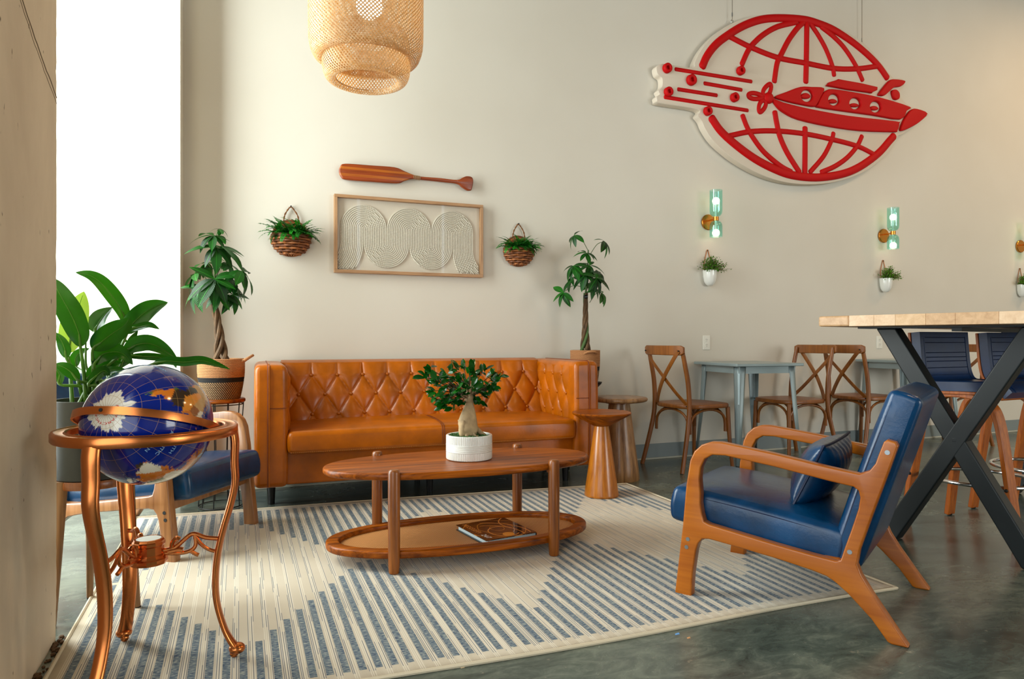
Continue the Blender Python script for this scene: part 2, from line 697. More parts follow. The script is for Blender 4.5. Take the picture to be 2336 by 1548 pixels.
def glass_mat(name, tint=(1, 1, 1, 1), rough=0.0, mixf=0.9):
    """thin pane: mostly clear with a mirror sheen"""
    m, nt, p = new_mat(name)
    nt.nodes.remove(p)
    tr = N(nt, 'ShaderNodeBsdfTransparent')
    tr.inputs[0].default_value = tint
    gl = N(nt, 'ShaderNodeBsdfGlossy')
    gl.inputs['Roughness'].default_value = rough
    fac = sheen(nt, 0.04, 0.55)
    mx = N(nt, 'ShaderNodeMixShader')
    nt.links.new(fac, mx.inputs[0])
    nt.links.new(tr.outputs[0], mx.inputs[1])
    nt.links.new(gl.outputs[0], mx.inputs[2])
    nt.links.new(mx.outputs[0], nt.nodes['Material Output'].inputs[0])
    return m


M_GLASS = glass_mat('clear_glass')
window_wall()
# rear wall behind the camera: shop front glazing with piers
RW0, RW1 = 5.3, 9.5
structure(slab('wall_rear', -1.6, 2.30, -5.8, -5.6, 0, ZC, M_WALL), 'rear wall behind the camera')
structure(slab('wall_rear_pier', 2.40, 4.16, -5.8, -5.6, 0, ZC, M_WALL), 'rear wall between two slit windows')
structure(slab('wall_rear_middle', 4.28, RW0, -5.8, -5.6, 0, ZC, M_WALL), 'rear wall beside the shop front')
structure(slab('wall_rear_end', RW1, 11.2, -5.8, -5.6, 0, ZC, M_WALL), 'rear wall past the shop front')
structure(slab('wall_rear_head', RW0, RW1, -5.8, -5.6, 4.0, ZC, M_WALL))
structure(slab('wall_rear_sill', RW0, RW1, -5.8, -5.6, 0, 0.45, M_WALL))
fr = MB()
for x in (RW0 + 0.05, 6.7, 8.1, RW1 - 0.05):
    fr.box((x, -5.68, 2.22), (0.08, 0.08, 3.55))
wf = structure(fr.build('window_3', M_ALU, None, smooth=False), 'shop front glazing behind the camera')
slab('pane', RW0 + 0.05, RW1 - 0.05, -5.69, -5.682, 0.45, 4.0, M_GLASS, wf)

bb = structure(slab('baseboard_back', -0.32, 11.0, YW - 0.008, YW, 0.012, 0.122, M_BASEB, bev=0.003), 'blue grey vinyl baseboard under the cream wall')
slab('base_toe', -0.32, 11.0, YW - 0.014, YW, 0.0, 0.014, M_CAULK, bb, 0.003)

# ceiling lamps of the room (outside the frame), warm
def ceiling_lamp(x, y, watts, nm):
    t = thing('ceiling_light', 'round warm ceiling lamp outside the frame, ' + nm, 'lamp', (x, y, ZC), 0, 'warm ceiling lamps')
    MB().lathe([(0.20, 0.0), (0.20, -0.05), (0.185, -0.06), (0.185, -0.02)], 28).build('rim', M_BLACK, t)
    MB().lathe([(0.18, -0.05), (0.12, -0.065), (0.001, -0.07)], 28).build('diffuser', emit('lamp_diffuser', (1, 0.72, 0.42, 1), 6.0), t)
    d = bpy.data.lights.new('lamp_glow', 'AREA')
    d.shape = 'DISK'
    d.size = 0.36
    d.energy = watts
    d.color = (1.0, 0.66, 0.36)
    l = bpy.data.objects.new('lamp_glow', d)
    link(l, t)
    l.location = (0, 0, -0.09)
    return t


for (x, y, w, nm) in ((2.6, 0.3, 16, 'behind the armchair'), (5.8, 1.6, 22, 'over the bar table'), (7.8, 2.9, 32, 'past the bar stools')):
    ceiling_lamp(x, y, w, nm)

# ================================================================== rug
def mth(nt, op, a, b=None, c=None):
    n = N(nt, 'ShaderNodeMath', operation=op)
    for i, q in enumerate((a, b, c)):
        if q is None:
            continue
        if isinstance(q, (int, float)):
            n.inputs[i].default_value = q
        else:
            nt.links.new(q, n.inputs[i])
    return n.outputs[0]


def mixc(nt, fac, a, b):
    n = N(nt, 'ShaderNodeMix', data_type='RGBA')
    if isinstance(fac, (int, float)):
        n.inputs[0].default_value = fac
    else:
        nt.links.new(fac, n.inputs[0])
    for i, q in ((6, a), (7, b)):
        if isinstance(q, tuple):
            n.inputs[i].default_value = q
        else:
            nt.links.new(q, n.inputs[i])
    return n.outputs[2]


RW, RD = 2.82, 2.09


def rug_mat():
    m, nt, p = new_mat('woven_rug')
    uv = N(nt, 'ShaderNodeUVMap')
    uv.uv_map = 'weave'
    sp = N(nt, 'ShaderNodeSeparateXYZ')
    nt.links.new(uv.outputs[0], sp.inputs[0])
    u, v = sp.outputs[0], sp.outputs[1]
    P = 0.0455
    k = mth(nt, 'FLOOR', mth(nt, 'DIVIDE', u, P))
    fx = mth(nt, 'FRACT', mth(nt, 'DIVIDE', u, P))
    uq = mth(nt, 'MULTIPLY', mth(nt, 'ADD', k, 0.25), P)
    du = mth(nt, 'FRACT', mth(nt, 'ADD', mth(nt, 'DIVIDE', mth(nt, 'SUBTRACT', uq, 0.53), 0.93), 0.5))
    du = mth(nt, 'MULTIPLY', mth(nt, 'ABSOLUTE', mth(nt, 'SUBTRACT', du, 0.5)), 0.93)
    dv = mth(nt, 'ABSOLUTE', mth(nt, 'SUBTRACT', v, 1.05))
    dia = mth(nt, 'ADD', mth(nt, 'DIVIDE', du, 0.465), mth(nt, 'DIVIDE', dv, 0.745))
    bar = mth(nt, 'MULTIPLY', mth(nt, 'LESS_THAN', fx, 0.46), mth(nt, 'GREATER_THAN', dia, 1.0))
    for (q, lo, hi) in ((v, 0.06, RD - 0.05), (u, 0.045, RW - 0.05)):
        bar = mth(nt, 'MULTIPLY', bar, mth(nt, 'MULTIPLY', mth(nt, 'GREATER_THAN', q, lo), mth(nt, 'LESS_THAN', q, hi)))
    # blue-grey heathered yarn of the bars
    cv = N(nt, 'ShaderNodeCombineXYZ')
    nt.links.new(mth(nt, 'MULTIPLY', u, 60.0), cv.inputs[0])
    nt.links.new(mth(nt, 'MULTIPLY', v, 330.0), cv.inputs[1])
    nb = noise(nt, cv.outputs[0], 1.0, 2, 0.6)
    blue = ramp(nt, nb, [(0.34, rgb(18, 42, 76)), (0.48, rgb(64, 88, 108)), (0.62, rgb(158, 162, 150))])
    # fine dark pin lines between the bars, broken irregularly
    lines = None
    for lo in (0.55, 0.64, 0.80, 0.92):
        l = mth(nt, 'MULTIPLY', mth(nt, 'GREATER_THAN', fx, lo), mth(nt, 'LESS_THAN', fx, lo + 0.045))
        cl = N(nt, 'ShaderNodeCombineXYZ')
        nt.links.new(mth(nt, 'ADD', mth(nt, 'MULTIPLY', k, 3.71), lo * 91.7), cl.inputs[0])
        nt.links.new(mth(nt, 'MULTIPLY', v, 2.2), cl.inputs[1])
        on = mth(nt, 'GREATER_THAN', noise(nt, cl.outputs[0], 1.0, 1, 0.5), 0.48)
        l = mth(nt, 'MULTIPLY', l, on)
        lines = l if lines is None else mth(nt, 'MAXIMUM', lines, l)
    pale = None
    for lo in (0.60, 0.72, 0.86):
        l = mth(nt, 'MULTIPLY', mth(nt, 'GREATER_THAN', fx, lo), mth(nt, 'LESS_THAN', fx, lo + 0.05))
        pale = l if pale is None else mth(nt, 'MAXIMUM', pale, l)
    lines = mth(nt, 'MULTIPLY', lines, mth(nt, 'MULTIPLY', mth(nt, 'GREATER_THAN', v, 0.045), mth(nt, 'LESS_THAN', v, RD - 0.04)))
    nw = noise(nt, None, 5.0, 4)
    cream = ramp(nt, nw, [(0.3, rgb(198, 184, 160)), (0.7, rgb(216, 204, 182))])
    # weave: small checker of light and darker stitches
    wv = mth(nt, 'MULTIPLY', mth(nt, 'SINE', mth(nt, 'MULTIPLY', u, 1400.0)), mth(nt, 'SINE', mth(nt, 'MULTIPLY', v, 1100.0)))
    cream = mixc(nt, mth(nt, 'MULTIPLY', mth(nt, 'GREATER_THAN', wv, 0.2), 0.4), cream, rgb(168, 148, 118))
    cream = mixc(nt, mth(nt, 'MULTIPLY', pale, 0.7), cream, rgb(232, 224, 206))
    c = mixc(nt, mth(nt, 'MULTIPLY', lines, 0.8), cream, rgb(58, 76, 92))
    c = mixc(nt, bar, c, blue)
    nt.links.new(c, p.inputs['Base Color'])
    h = mth(nt, 'ADD', mth(nt, 'MULTIPLY', wv, 0.4), mth(nt, 'MULTIPLY', nb, 0.5))
    h = mth(nt, 'ADD', h, mth(nt, 'MULTIPLY', bar, 0.6))
    bump(nt, p, h, 0.35, 0.002)
    setp(p, rough=0.9, spec=0.15, sheen=0.2)
    return m


def make_rug():
    FL, FR, BR, BL = (-0.497, 1.90), (2.294, 1.846), (2.327, 3.85), (-0.508, 4.07)
    rnd = random.Random(3)

    def P(u, v, dz=0.0):
        x = (1 - u) * (1 - v) * FL[0] + u * (1 - v) * FR[0] + u * v * BR[0] + (1 - u) * v * BL[0]
        y = (1 - u) * (1 - v) * FL[1] + u * (1 - v) * FR[1] + u * v * BR[1] + (1 - u) * v * BL[1]
        y += 0.012 * math.sin(u * 9.0) * (1 - v) * (1 - v) - 0.010 * math.sin(u * 7.0 + 1) * v * v
        return Vector((x, y, 0.0065 + dz))
    nu, nv = 70, 50
    b = MB().grid(lambda u, v: P(u, v, 0.0012 * math.sin(u * 40) * (1 - v) ** 6), nu, nv)
    me = bpy.data.meshes.new('weave')
    me.from_pydata(b.v, [], b.f)
    uvl = me.uv_layers.new(name='weave')
    for lp in me.loops:
        i = lp.vertex_index
        uvl.data[lp.index].uv = ((i % (nu + 1)) / nu * RW, (i // (nu + 1)) / nv * RD)
    me.shade_smooth()
    me.materials.append(rug_mat())
    t = thing('area_rug', 'cream woven rug with blue dashed stripes in diamonds under the coffee table', 'rug', (0, 0, 0))
    o = bpy.data.objects.new('weave', me)
    link(o, t)
    s = o.modifiers.new('thick', 'SOLIDIFY')
    s.thickness = 0.005
    s.offset = -1
    ring = [P(i / 60, 0) for i in range(60)] + [P(1, i / 40) for i in range(40)] + [P(1 - i / 60, 1) for i in range(60)] + [P(0, 1 - i / 40) for i in range(40)]
    MB().tube([q + Vector((0, 0, -0.001)) for q in ring], 0.0062, 6, closed=True).build('edge_binding', plain('rug_binding', rgb(212, 198, 170), 0.9, bump_scale=200, bump_str=0.3), t)
    return t


make_rug()


# ================================================================== shared builders
def pbox(w, d, h, nx, ny, nz, fn=None):
    """subdivided box centred in x and y, standing on z = 0"""
    b = MB()

    def face(f, a, c):
        b.grid(f, a, c)
    X, Y, Z = w, d, h
    face(lambda i, j: (X * (i - .5), Y * (j - .5), 0), nx, ny)
    face(lambda i, j: (X * (i - .5), Y * (j - .5), Z), nx, ny)
    face(lambda i, j: (X * (i - .5), -Y / 2, Z * j), nx, nz)
    face(lambda i, j: (X * (i - .5), Y / 2, Z * j), nx, nz)
    face(lambda i, j: (-X / 2, Y * (i - .5), Z * j), ny, nz)
    face(lambda i, j: (X / 2, Y * (i - .5), Z * j), ny, nz)
    if fn:
        b.v = [tuple(fn(*p)) for p in b.v]
    return b


def crown(w, d, h, c, side=0.0, sag=None):
    def fn(x, y, z):
        a, e = min(1, abs(2 * x / w)), min(1, abs(2 * y / d))
        k = (1 - a ** 3.5) * (1 - e ** 3.5)
        t = z / h
        dz = c * k * (1 if t > 0.5 else -0.3)
        s = side * math.sin(PI * t)
        xx = x + math.copysign(s * (a > 0.98), x)
        yy = y + math.copysign(s * (e > 0.98), y)
        return (xx, yy, z + dz * (abs(2 * t - 1)))
    return fn


def place_mesh(name, me, parent, M):
    o = bpy.data.objects.new(name, me)
    link(o, parent)
    o.matrix_local = M
    return o


# ================================================================== sofa
def make_sofa():
    L, D, AW, ZB, ZT = 2.03, 0.725, 0.165, 0.15, 0.80
    t = thing('sofa', 'long tan leather sofa with button tufted back and square arms against the wall', 'sofa', (0.07, 3.835, 0), math.radians(-1.0))
    # front base panel
    b = pbox(L - 2 * AW + 0.02, D - 0.06, 0.185, 24, 6, 3)
    b.xform(Matrix.Translation((L / 2, D / 2 + 0.01, ZB + 0.005)))
    b.build('base', M_TAN, t, bevel=0.012, seg=3)
    # arms: soft upright blocks
    for side in (0, 1):
        x0 = AW / 2 if side == 0 else L - AW / 2

        def fn(x, y, z):
            k = math.sin(PI * min(1, max(0, z / 0.65))) ** 0.6
            return (x * (1 + 0.04 * k), y + (-0.010 * k if y < 0 else 0), z + (0.006 * (1 - (2 * x / AW) ** 2) if z > 0.6 else 0))
        b = pbox(AW, D, ZT - ZB, 6, 10, 16, fn)
        b.xform(Matrix.Translation((x0, D / 2, ZB)))
        a = b.build('arm', M_TAN, t, bevel=0.032, seg=5)
        # welt running up the front and over the top
        xw = AW * 0.40 if side == 0 else L - AW * 0.42
        pts = catmull([(xw, -0.012, ZB + 0.01), (xw, -0.014, 0.4), (xw, -0.013, 0.7), (xw, -0.004, 0.782), (xw, 0.02, 0.803), (xw, 0.1, 0.806), (xw, D - 0.05, 0.805)], 5)
        MB().tube(pts, 0.0042, 6).build('welt', M_TANDARK, a)
        MB().tube([p + Vector((0.0055, -0.001, 0.001)) for p in pts], 0.0034, 6).build('welt', M_TAN, a)
        # cross seam on the inner half of the arm front
        xa, xb = (xw, AW - 0.004) if side == 0 else (AW * 0 + L - AW + 0.006, xw)
        MB().tube([(lerp(xa, xb, i / 6), -0.0125 + 0.004 * (2 * i / 6 - 1) ** 4, 0.575) for i in range(7)], 0.0020, 5).build('seam', M_TANDARK, a)
    # tufted back
    x0, x1 = AW - 0.01, L - AW + 0.01
    SPX, SPZ, XO, ZR = 0.158, 0.118, 0.095, 0.60
    A = 0.030

    def puff(x, z):
        q = (z - ZR) / SPZ
        if q > 1:
            k = abs(math.sin(PI * ((x - XO) / SPX + 0.5))) ** 0.45
            return k * (1 - 0.55 * min(1, (q - 1) / 0.8))
        a = (x - XO) / SPX + q / 2
        c = (x - XO) / SPX - q / 2
        return (abs(math.sin(PI * a)) * abs(math.sin(PI * c))) ** 0.33

    def backpt(u, v):
        x = lerp(x0, x1, u)
        if v < 0.8:
            w = v / 0.8
            z = lerp(0.36, 0.795, w)
            y = lerp(0.485, 0.625, w)
            y -= A * puff(x, z)
            e = min(u, 1 - u) * (x1 - x0)
            return (x, y + 0.0 * e, z)
        w = (v - 0.8) / 0.2
        yt = 0.625 - A * puff(x, 0.795)
        a = w * PI / 2
        return (x, lerp(yt, D, math.sin(a) if w < 1 else 1), 0.795 + 0.016 * math.sin(min(1, w * 2) * PI / 2))
    b = MB().grid(backpt, 300, 84)
    bk = b.build('tufted_back', M_TAN, t, angle=75)
    MB().box((L / 2, D - 0.02, 0.475), (L - 0.04, 0.04, 0.65)).build('back_panel', M_TAN, t, bevel=0.012)
    # buttons
    bm = MB().lathe([(0.0001, 0.007), (0.006, 0.0065), (0.0095, 0.004), (0.0105, 0.0), (0.0095, -0.004)], 12).mesh('button', M_TAN)
    R = Matrix.Rotation(PI / 2, 4, 'X')
    n = int((x1 - x0) / SPX) + 2
    for row in (1, 0, -1):
        z = ZR + row * SPZ
        for i in range(-1, n + 1):
            x = XO + (i + (0.5 if row else 0)) * SPX
            if x0 + 0.015 < x < x1 - 0.015:
                w = (z - 0.36) / 0.435
                place_mesh('button', bm, bk, Matrix.Translation((x, lerp(0.485, 0.625, w) - 0.010, z)) @ R)
    # tufted inner faces of the arms
    for side in (0, 1):
        s = 1 if side == 0 else -1
        xi = AW if side == 0 else L - AW

        def armpt(u, v):
            y = lerp(0.03, 0.62, u)
            z = lerp(0.38, 0.785, v)
            q = (z - ZR) / SPZ
            yy = (y - 0.12) / 0.135
            if q > 1:
                k = abs(math.sin(PI * (yy + 0.5))) ** 0.5
            else:
                k = (abs(math.sin(PI * (yy + q / 2))) * abs(math.sin(PI * (yy - q / 2)))) ** 0.34
            edge = min(1, (1 - v) * 7, max(0, u * 9 - 0.5))
            edge = max(0, edge)
            return (xi + s * (-0.004 + 0.026 * k * edge), y, z)
        pa = MB().grid(armpt, 80, 60).build('tufted_side', M_TAN, t, angle=75)
        R2 = Matrix.Rotation(s * PI / 2, 4, 'Y')
        for row in (1, 0, -1):
            for i in range(0, 4):
                y = 0.12 + (i + (0.5 if row else 0)) * 0.135
                if y < 0.56:
                    place_mesh('button', bm, pa, Matrix.Translation((xi + s * 0.005, y, ZR + row * SPZ)) @ R2)
    # bench seat cushion
    W, DD, H = L - 2 * AW - 0.006, 0.60, 0.122
    rnd = random.Random(2)

    def cfn(x, y, z):
        p = crown(W, DD, H, 0.018, 0.006)(x, y, z)
        return p
    b = pbox(W, DD, H, 40, 14, 5, cfn)
    b.xform(Matrix.Translation((L / 2, DD / 2 - 0.022, 0.325)))
    cu = b.build('seat_cushion', M_TAN, t, bevel=0.024, seg=5)
    yf = -0.022
    for zz, off in ((0.4265, 0.006), (0.336, 0.004)):
        MB().tube([(AW + 0.012 + (W - 0.024) * i / 40, yf - 0.001 + (0.006 if zz > 0.4 else 0.005), zz) for i in range(41)], 0.0032, 6).build('seam', M_TANDARK, cu)
        st = MB()
        ns = 170
        for i in range(ns):
            x = AW + 0.014 + (W - 0.028) * (i + 0.5) / ns
            st.box((x, yf - 0.0035 + (0.006 if zz > 0.4 else 0.005), zz), (0.0055, 0.003, 0.0022))
        so = st.build('stitching', M_THREAD, cu, smooth=False)
        so['kind'] = 'stuff'
    for dx in (-0.006, 0.006):
        pts = [(L / 2 + dx, yf - 0.0055, 0.338), (L / 2 + dx, yf - 0.0072, 0.38), (L / 2 + dx, yf - 0.0045, 0.422), (L / 2 + dx, yf + 0.018, 0.4515), (L / 2 + dx, 0.08, 0.4635), (L / 2 + dx, 0.3, 0.467), (L / 2 + dx, 0.5, 0.458)]
        MB().tube(catmull(pts, 5), 0.002, 5).build('seam', M_TANDARK, cu)
    # feet
    for x in (0.09, L / 2, L - 0.09):
        for y in (0.3, D - 0.08):
            MB().lathe([(0.018, 0.0), (0.026, ZB + 0.02)], 12, (x, y, 0)).build('foot', M_BLACK, t)
    return t


make_sofa()


# ================================================================== oval coffee table
def oval(a, b, n=96, e=2.15):
    pts = []
    for i in range(n):
        w = 2 * PI * i / n
        c, s = math.cos(w), math.sin(w)
        pts.append((a * math.copysign(abs(c) ** (2 / e), c), b * math.copysign(abs(s) ** (2 / e), s)))
    return pts


def rattan_mat():
    m, nt, p = new_mat('woven_rattan')
    v = coords(nt)
    sp = N(nt, 'ShaderNodeSeparateXYZ')
    nt.links.new(v, sp.inputs[0])
    a = mth(nt, 'SINE', mth(nt, 'MULTIPLY', sp.outputs[0], 560.0))
    c = mth(nt, 'SINE', mth(nt, 'MULTIPLY', sp.outputs[1], 560.0))
    w = mth(nt, 'MULTIPLY', a, c)
    col = ramp(nt, mth(nt, 'MULTIPLY_ADD', w, 0.35, 0.5), [(0.25, rgb(140, 78, 28)), (0.6, rgb(212, 146, 80)), (0.85, rgb(234, 180, 116))])
    nt.links.new(col, p.inputs['Base Color'])
    bump(nt, p, w, 0.5, 0.002)
    setp(p, rough=0.5)
    return m


def make_coffee_table():
    t = thing('coffee_table', 'oval brown wooden coffee table with lower rattan shelf on the rug', 'coffee table', (0.925, 2.925, 0.0), math.radians(-2.5))
    A, B = 0.605, 0.272
    ZF = 0.009
    flat2d('tabletop', [oval(A, B)], 0.015, 0.013, M_TEAK, t, Matrix.Translation((0, 0, 0.39)), 4)
    flat2d('shelf_rim', [oval(A - 0.012, B - 0.004), oval(A - 0.068, B - 0.054)[::-1]], 0.016, 0.009, M_TEAK, t, Matrix.Translation((0, 0, 0.076)), 3)
    flat2d('rattan_panel', [oval(A - 0.064, B - 0.050)], 0.003, 0.0, rattan_mat(), t, Matrix.Translation((0, 0, 0.068)))
    for sx in (-1, 1):
        for sy in (-1, 1):
            x, y = sx * 0.345, sy * 0.236
            prof = [(0.0001, ZF), (0.019, ZF), (0.021, ZF + 0.004), (0.0235, 0.05), (0.0245, 0.2), (0.0245, 0.406), (0.0225, 0.416), (0.018, 0.421), (0.0001, 0.423)]
            l = MB().lathe(prof, 20, (x, y, 0)).build('leg', M_TEAKZ, t)
            MB().box((x, y - sy * 0.035, 0.366), (0.022, 0.05, 0.018)).build('bracket', M_TEAKZ, l, bevel=0.003)
            MB().box((x, y - sy * 0.03, 0.054), (0.022, 0.04, 0.014)).build('bracket', M_TEAKZ, l, bevel=0.003)
    return t


make_coffee_table()


# ================================================================== lounge armchairs
SIDE_OUT = [(-0.031, 0.0), (-0.026, 0.047), (-0.001, 0.251), (0.013, 0.406), (0.028, 0.50), (0.044, 0.534), (0.071, 0.56), (0.104, 0.573), (0.144, 0.575), (0.33, 0.552), (0.499, 0.526), (0.586, 0.515), (0.615, 0.528), (0.632, 0.553), (0.642, 0.585), (0.655, 0.622), (0.665, 0.63), (0.688, 0.624), (0.694, 0.612), (0.67, 0.534), (0.625, 0.394), (0.588, 0.274), (0.580, 0.226), (0.592, 0.194), (0.622, 0.145), (0.677, 0.066), (0.722, 0.003), (0.718, 0.0), (0.676, 0.0), (0.665, 0.005), (0.62, 0.065), (0.553, 0.13), (0.516, 0.158), (0.49, 0.172), (0.445, 0.182), (0.33, 0.199), (0.208, 0.213), (0.098, 0.224), (0.074, 0.22), (0.059, 0.202), (0.050, 0.174), (0.037, 0.087), (0.031, 0.0)]
SIDE_IN = [(0.067, 0.38), (0.063, 0.438), (0.068, 0.478), (0.084, 0.510), (0.111, 0.527), (0.157, 0.529), (0.33, 0.508), (0.499, 0.481), (0.570, 0.472), (0.584, 0.462), (0.589, 0.44), (0.584, 0.405), (0.563, 0.333), (0.542, 0.266), (0.532, 0.232), (0.518, 0.227), (0.445, 0.233), (0.33, 0.246), (0.208, 0.262), (0.098, 0.277), (0.080, 0.284), (0.072, 0.309), (0.066, 0.347)]


def make_armchair(label, loc, rotz, wmat, bmat):
    HWID = 0.318
    t = thing('lounge_armchair', label, 'armchair', loc, rotz, 'navy leather lounge chairs around the rug')
    # side frames; the foot on the rug is the front one
    M = Matrix(((1, 0, 0, 0), (0, 0, -1, 0), (0, 1, 0, 0), (0, 0, 0, 1)))
    for s in (-1, 1):
        f = flat2d('side_frame', [SIDE_OUT, SIDE_IN[::-1]], 0.02, 0.006, wmat, t, Matrix.Translation((0, s * (HWID - 0.02), 0)) @ M, 3)
        for (x, z, r) in ((0.020, 0.211, 0.0075), (0.015, 0.181, 0.0075), (0.665, 0.591, 0.0075), (0.559, 0.264, 0.0075)):
            MB().tube([(x, s * (HWID - 0.004), z), (x, s * (HWID + 0.0012), z)], r, 14).build('bolt', bmat, f)
    MB().box((0.045, 0, 0.235), (0.05, 2 * HWID - 0.05, 0.05), Matrix.Rotation(0.05, 3, 'Y')).build('front_rail', wmat, t, bevel=0.004)
    MB().box((0.50, 0, 0.205), (0.05, 2 * HWID - 0.05, 0.05)).build('rear_rail', wmat, t, bevel=0.004)
    W = 2 * (HWID - 0.045)
    # seat cushion: slopes down to the back
    Ls, H = 0.60, 0.132
    b = pbox(Ls, W, H, 14, 14, 5, crown(Ls, W, H, 0.03, 0.008))
    Ms = Matrix.Translation((0.228, 0, 0.224)) @ Matrix.Rotation(math.radians(6.8), 4, 'Y')
    b.xform(Ms)
    sc = b.build('seat_cushion', M_BLUE, t, bevel=0.022, seg=4)
    # back cushion: upright slab leaning back
    Lb, Hb = 0.585, 0.10
    Mb = Matrix.Translation((0.622, 0, 0.49)) @ Matrix.Rotation(math.radians(-72.3), 4, 'Y')
    b = pbox(Lb, W, Hb, 14, 14, 5, crown(Lb, W, Hb, 0.018, 0.006))
    b.xform(Mb @ Matrix.Translation((0, 0, -Hb / 2)))
    bc = b.build('back_cushion', M_BLUE, t, bevel=0.024, seg=4)

    def border(Mx, LL, HH, zrel, side, parent, name='seam', mat=None, r=0.0024, inset=0.012):
        # closed seam line round one broad face edge on the sides
        pts = []
        w2 = W / 2 + 0.0015
        for i in range(25):
            pts.append(Vector((-LL / 2 + 0.02 + (LL - 0.04) * i / 24, side * w2, zrel + 0.006 * math.sin(PI * i / 24))))
        MB().tube([Mx @ p for p in pts], r, 5).build(name, mat or M_BLUESEAM, parent)
    for s in (-1, 1):
        border(Ms, Ls, H, H - 0.024, s, sc)
        border(Ms, Ls, H, H - 0.030, s, sc, 'stitching', M_BLUETHREAD, 0.0010)
        Mq = Mb @ Matrix.Translation((0, 0, -Hb / 2))
        border(Mq, Lb, Hb, Hb - 0.022, s, bc)
        border(Mq, Lb, Hb, 0.020, s, bc)
        border(Mq, Lb, Hb, 0.026, s, bc, 'stitching', M_BLUETHREAD, 0.0010)
    # front seam across the seat edge
    MB().tube([Ms @ Vector((-Ls / 2 - 0.001, -W / 2 + 0.02 + (W - 0.04) * i / 16, H - 0.022)) for i in range(17)], 0.0024, 5).build('seam', M_BLUESEAM, sc)
    return t


R_ARM = make_armchair('navy leather lounge armchair with honey wood frame, in front at right', (1.780, 2.264, 0.0), math.atan2(-0.852, 0.524), M_HONEY, M_STEEL)
M_WALNUTCH = wood('pale_chair_wood', rgb(126, 78, 40), rgb(176, 122, 74), 'Z', 1.0, 0.3, 0.4)
L_ARM = make_armchair('navy leather lounge armchair with pale brown frame behind the globe', (-0.108, 3.463, 0.0), math.atan2(0.54, -0.84), M_WALNUTCH, M_DARKHOLE)


def make_pillow(label, arm):
    t = thing('lumbar_pillow', label, 'cushion')
    # lies across the seat against the back cushion
    M = arm.matrix_basis
    W, Hh, T = 0.44, 0.25, 0.075

    def surf(sgn):
        def f(u, v):
            x, z = (u - .5) * 2, (v - .5) * 2
            k = max(0, (1 - abs(x) ** 2.6)) ** 0.55 * max(0, (1 - abs(z) ** 2.6)) ** 0.55
            pin = 1 - 0.07 * (1 - x * x) * abs(z) ** 2 * 0.6
            wr = 0.006 * math.sin(x * 26 + z * 3) * (abs(z) ** 2) * k
            return (x * W / 2 * (1 - 0.05 * (1 - z * z)), z * Hh / 2 * (1 - 0.07 * (1 - x * x)), sgn * (T * k + wr))
        return f
    b = MB().grid(surf(1), 28, 18).grid(surf(-1), 28, 18)
    cov = b.build('cover', M_BLUE, t, angle=80)
    pts = []
    for i in range(80):
        a = i / 80 * 4
        e, q = int(a), a - int(a)
        u, v = [(q, 0), (1, q), (1 - q, 1), (0, 1 - q)][e]
        pts.append(surf(1)(u, v)[:2] + (0,))
    MB().tube(pts, 0.0045, 6, closed=True).build('piping', M_BLUESEAM, t)
    # local pose in the chair frame: long side across the chair, leaning on the back
    Lx = Matrix(((0, 0.42, -0.907, 0), (1, 0, 0, 0), (0, 0.907, 0.42, 0), (0, 0, 0, 1)))
    t.matrix_world = arm.matrix_basis @ Matrix.Translation((0.402, 0.03, 0.462)) @ Lx
    return t


bpy.context.view_layer.update()
make_pillow('small navy leather pillow with piping on the honey wood armchair', R_ARM)


# ================================================================== pedestal side tables
def make_cone_table():
    t = thing('pedestal_side_table', 'honey wood side table of two cones with dish top on the rug', 'side table', (2.01, 3.60, 0.008))
    MB().lathe([(0.0001, 0), (0.100, 0), (0.103, 0.004), (0.102, 0.012), (0.043, 0.415), (0.042, 0.418)], 48).build('base', M_HONEYZ, t, angle=50)
    MB().lathe([(0.043, 0.416), (0.05, 0.417), (0.170, 0.484), (0.176, 0.490), (0.177, 0.496), (0.173, 0.499), (0.150, 0.4975), (0.0001, 0.4965)], 56).build('dish_top', M_TEAK, t, angle=35)


def make_drum_table():
    t = thing('round_side_table', 'brown round side table with tapering drum base by the sofa arm', 'side table', (2.375, 4.01, 0))
    MB().lathe([(0.0001, 0), (0.132, 0), (0.135, 0.006), (0.128, 0.08), (0.072, 0.50), (0.070, 0.514)], 48).build('base', M_ACACIA, t, angle=50)
    MB().lathe([(0.0001, 0.512), (0.095, 0.512), (0.095, 0.524)], 40).build('collar', M_TEAKZ, t, smooth=False)
    MB().lathe([(0.0001, 0.523), (0.17, 0.523), (0.183, 0.528), (0.189, 0.538), (0.186, 0.548), (0.176, 0.553), (0.0001, 0.554)], 56).build('top', M_ACACIA, t, angle=50)


make_cone_table()
make_drum_table()

# ================================================================== globe on a copper stand
def inpoly(x, y, P):
    c = False
    n = len(P)
    for i in range(n):
        x1, y1 = P[i]
        x2, y2 = P[i - 1]
        if (y1 > y) != (y2 > y) and x < (x2 - x1) * (y - y1) / (y2 - y1) + x1:
            c = not c
    return c


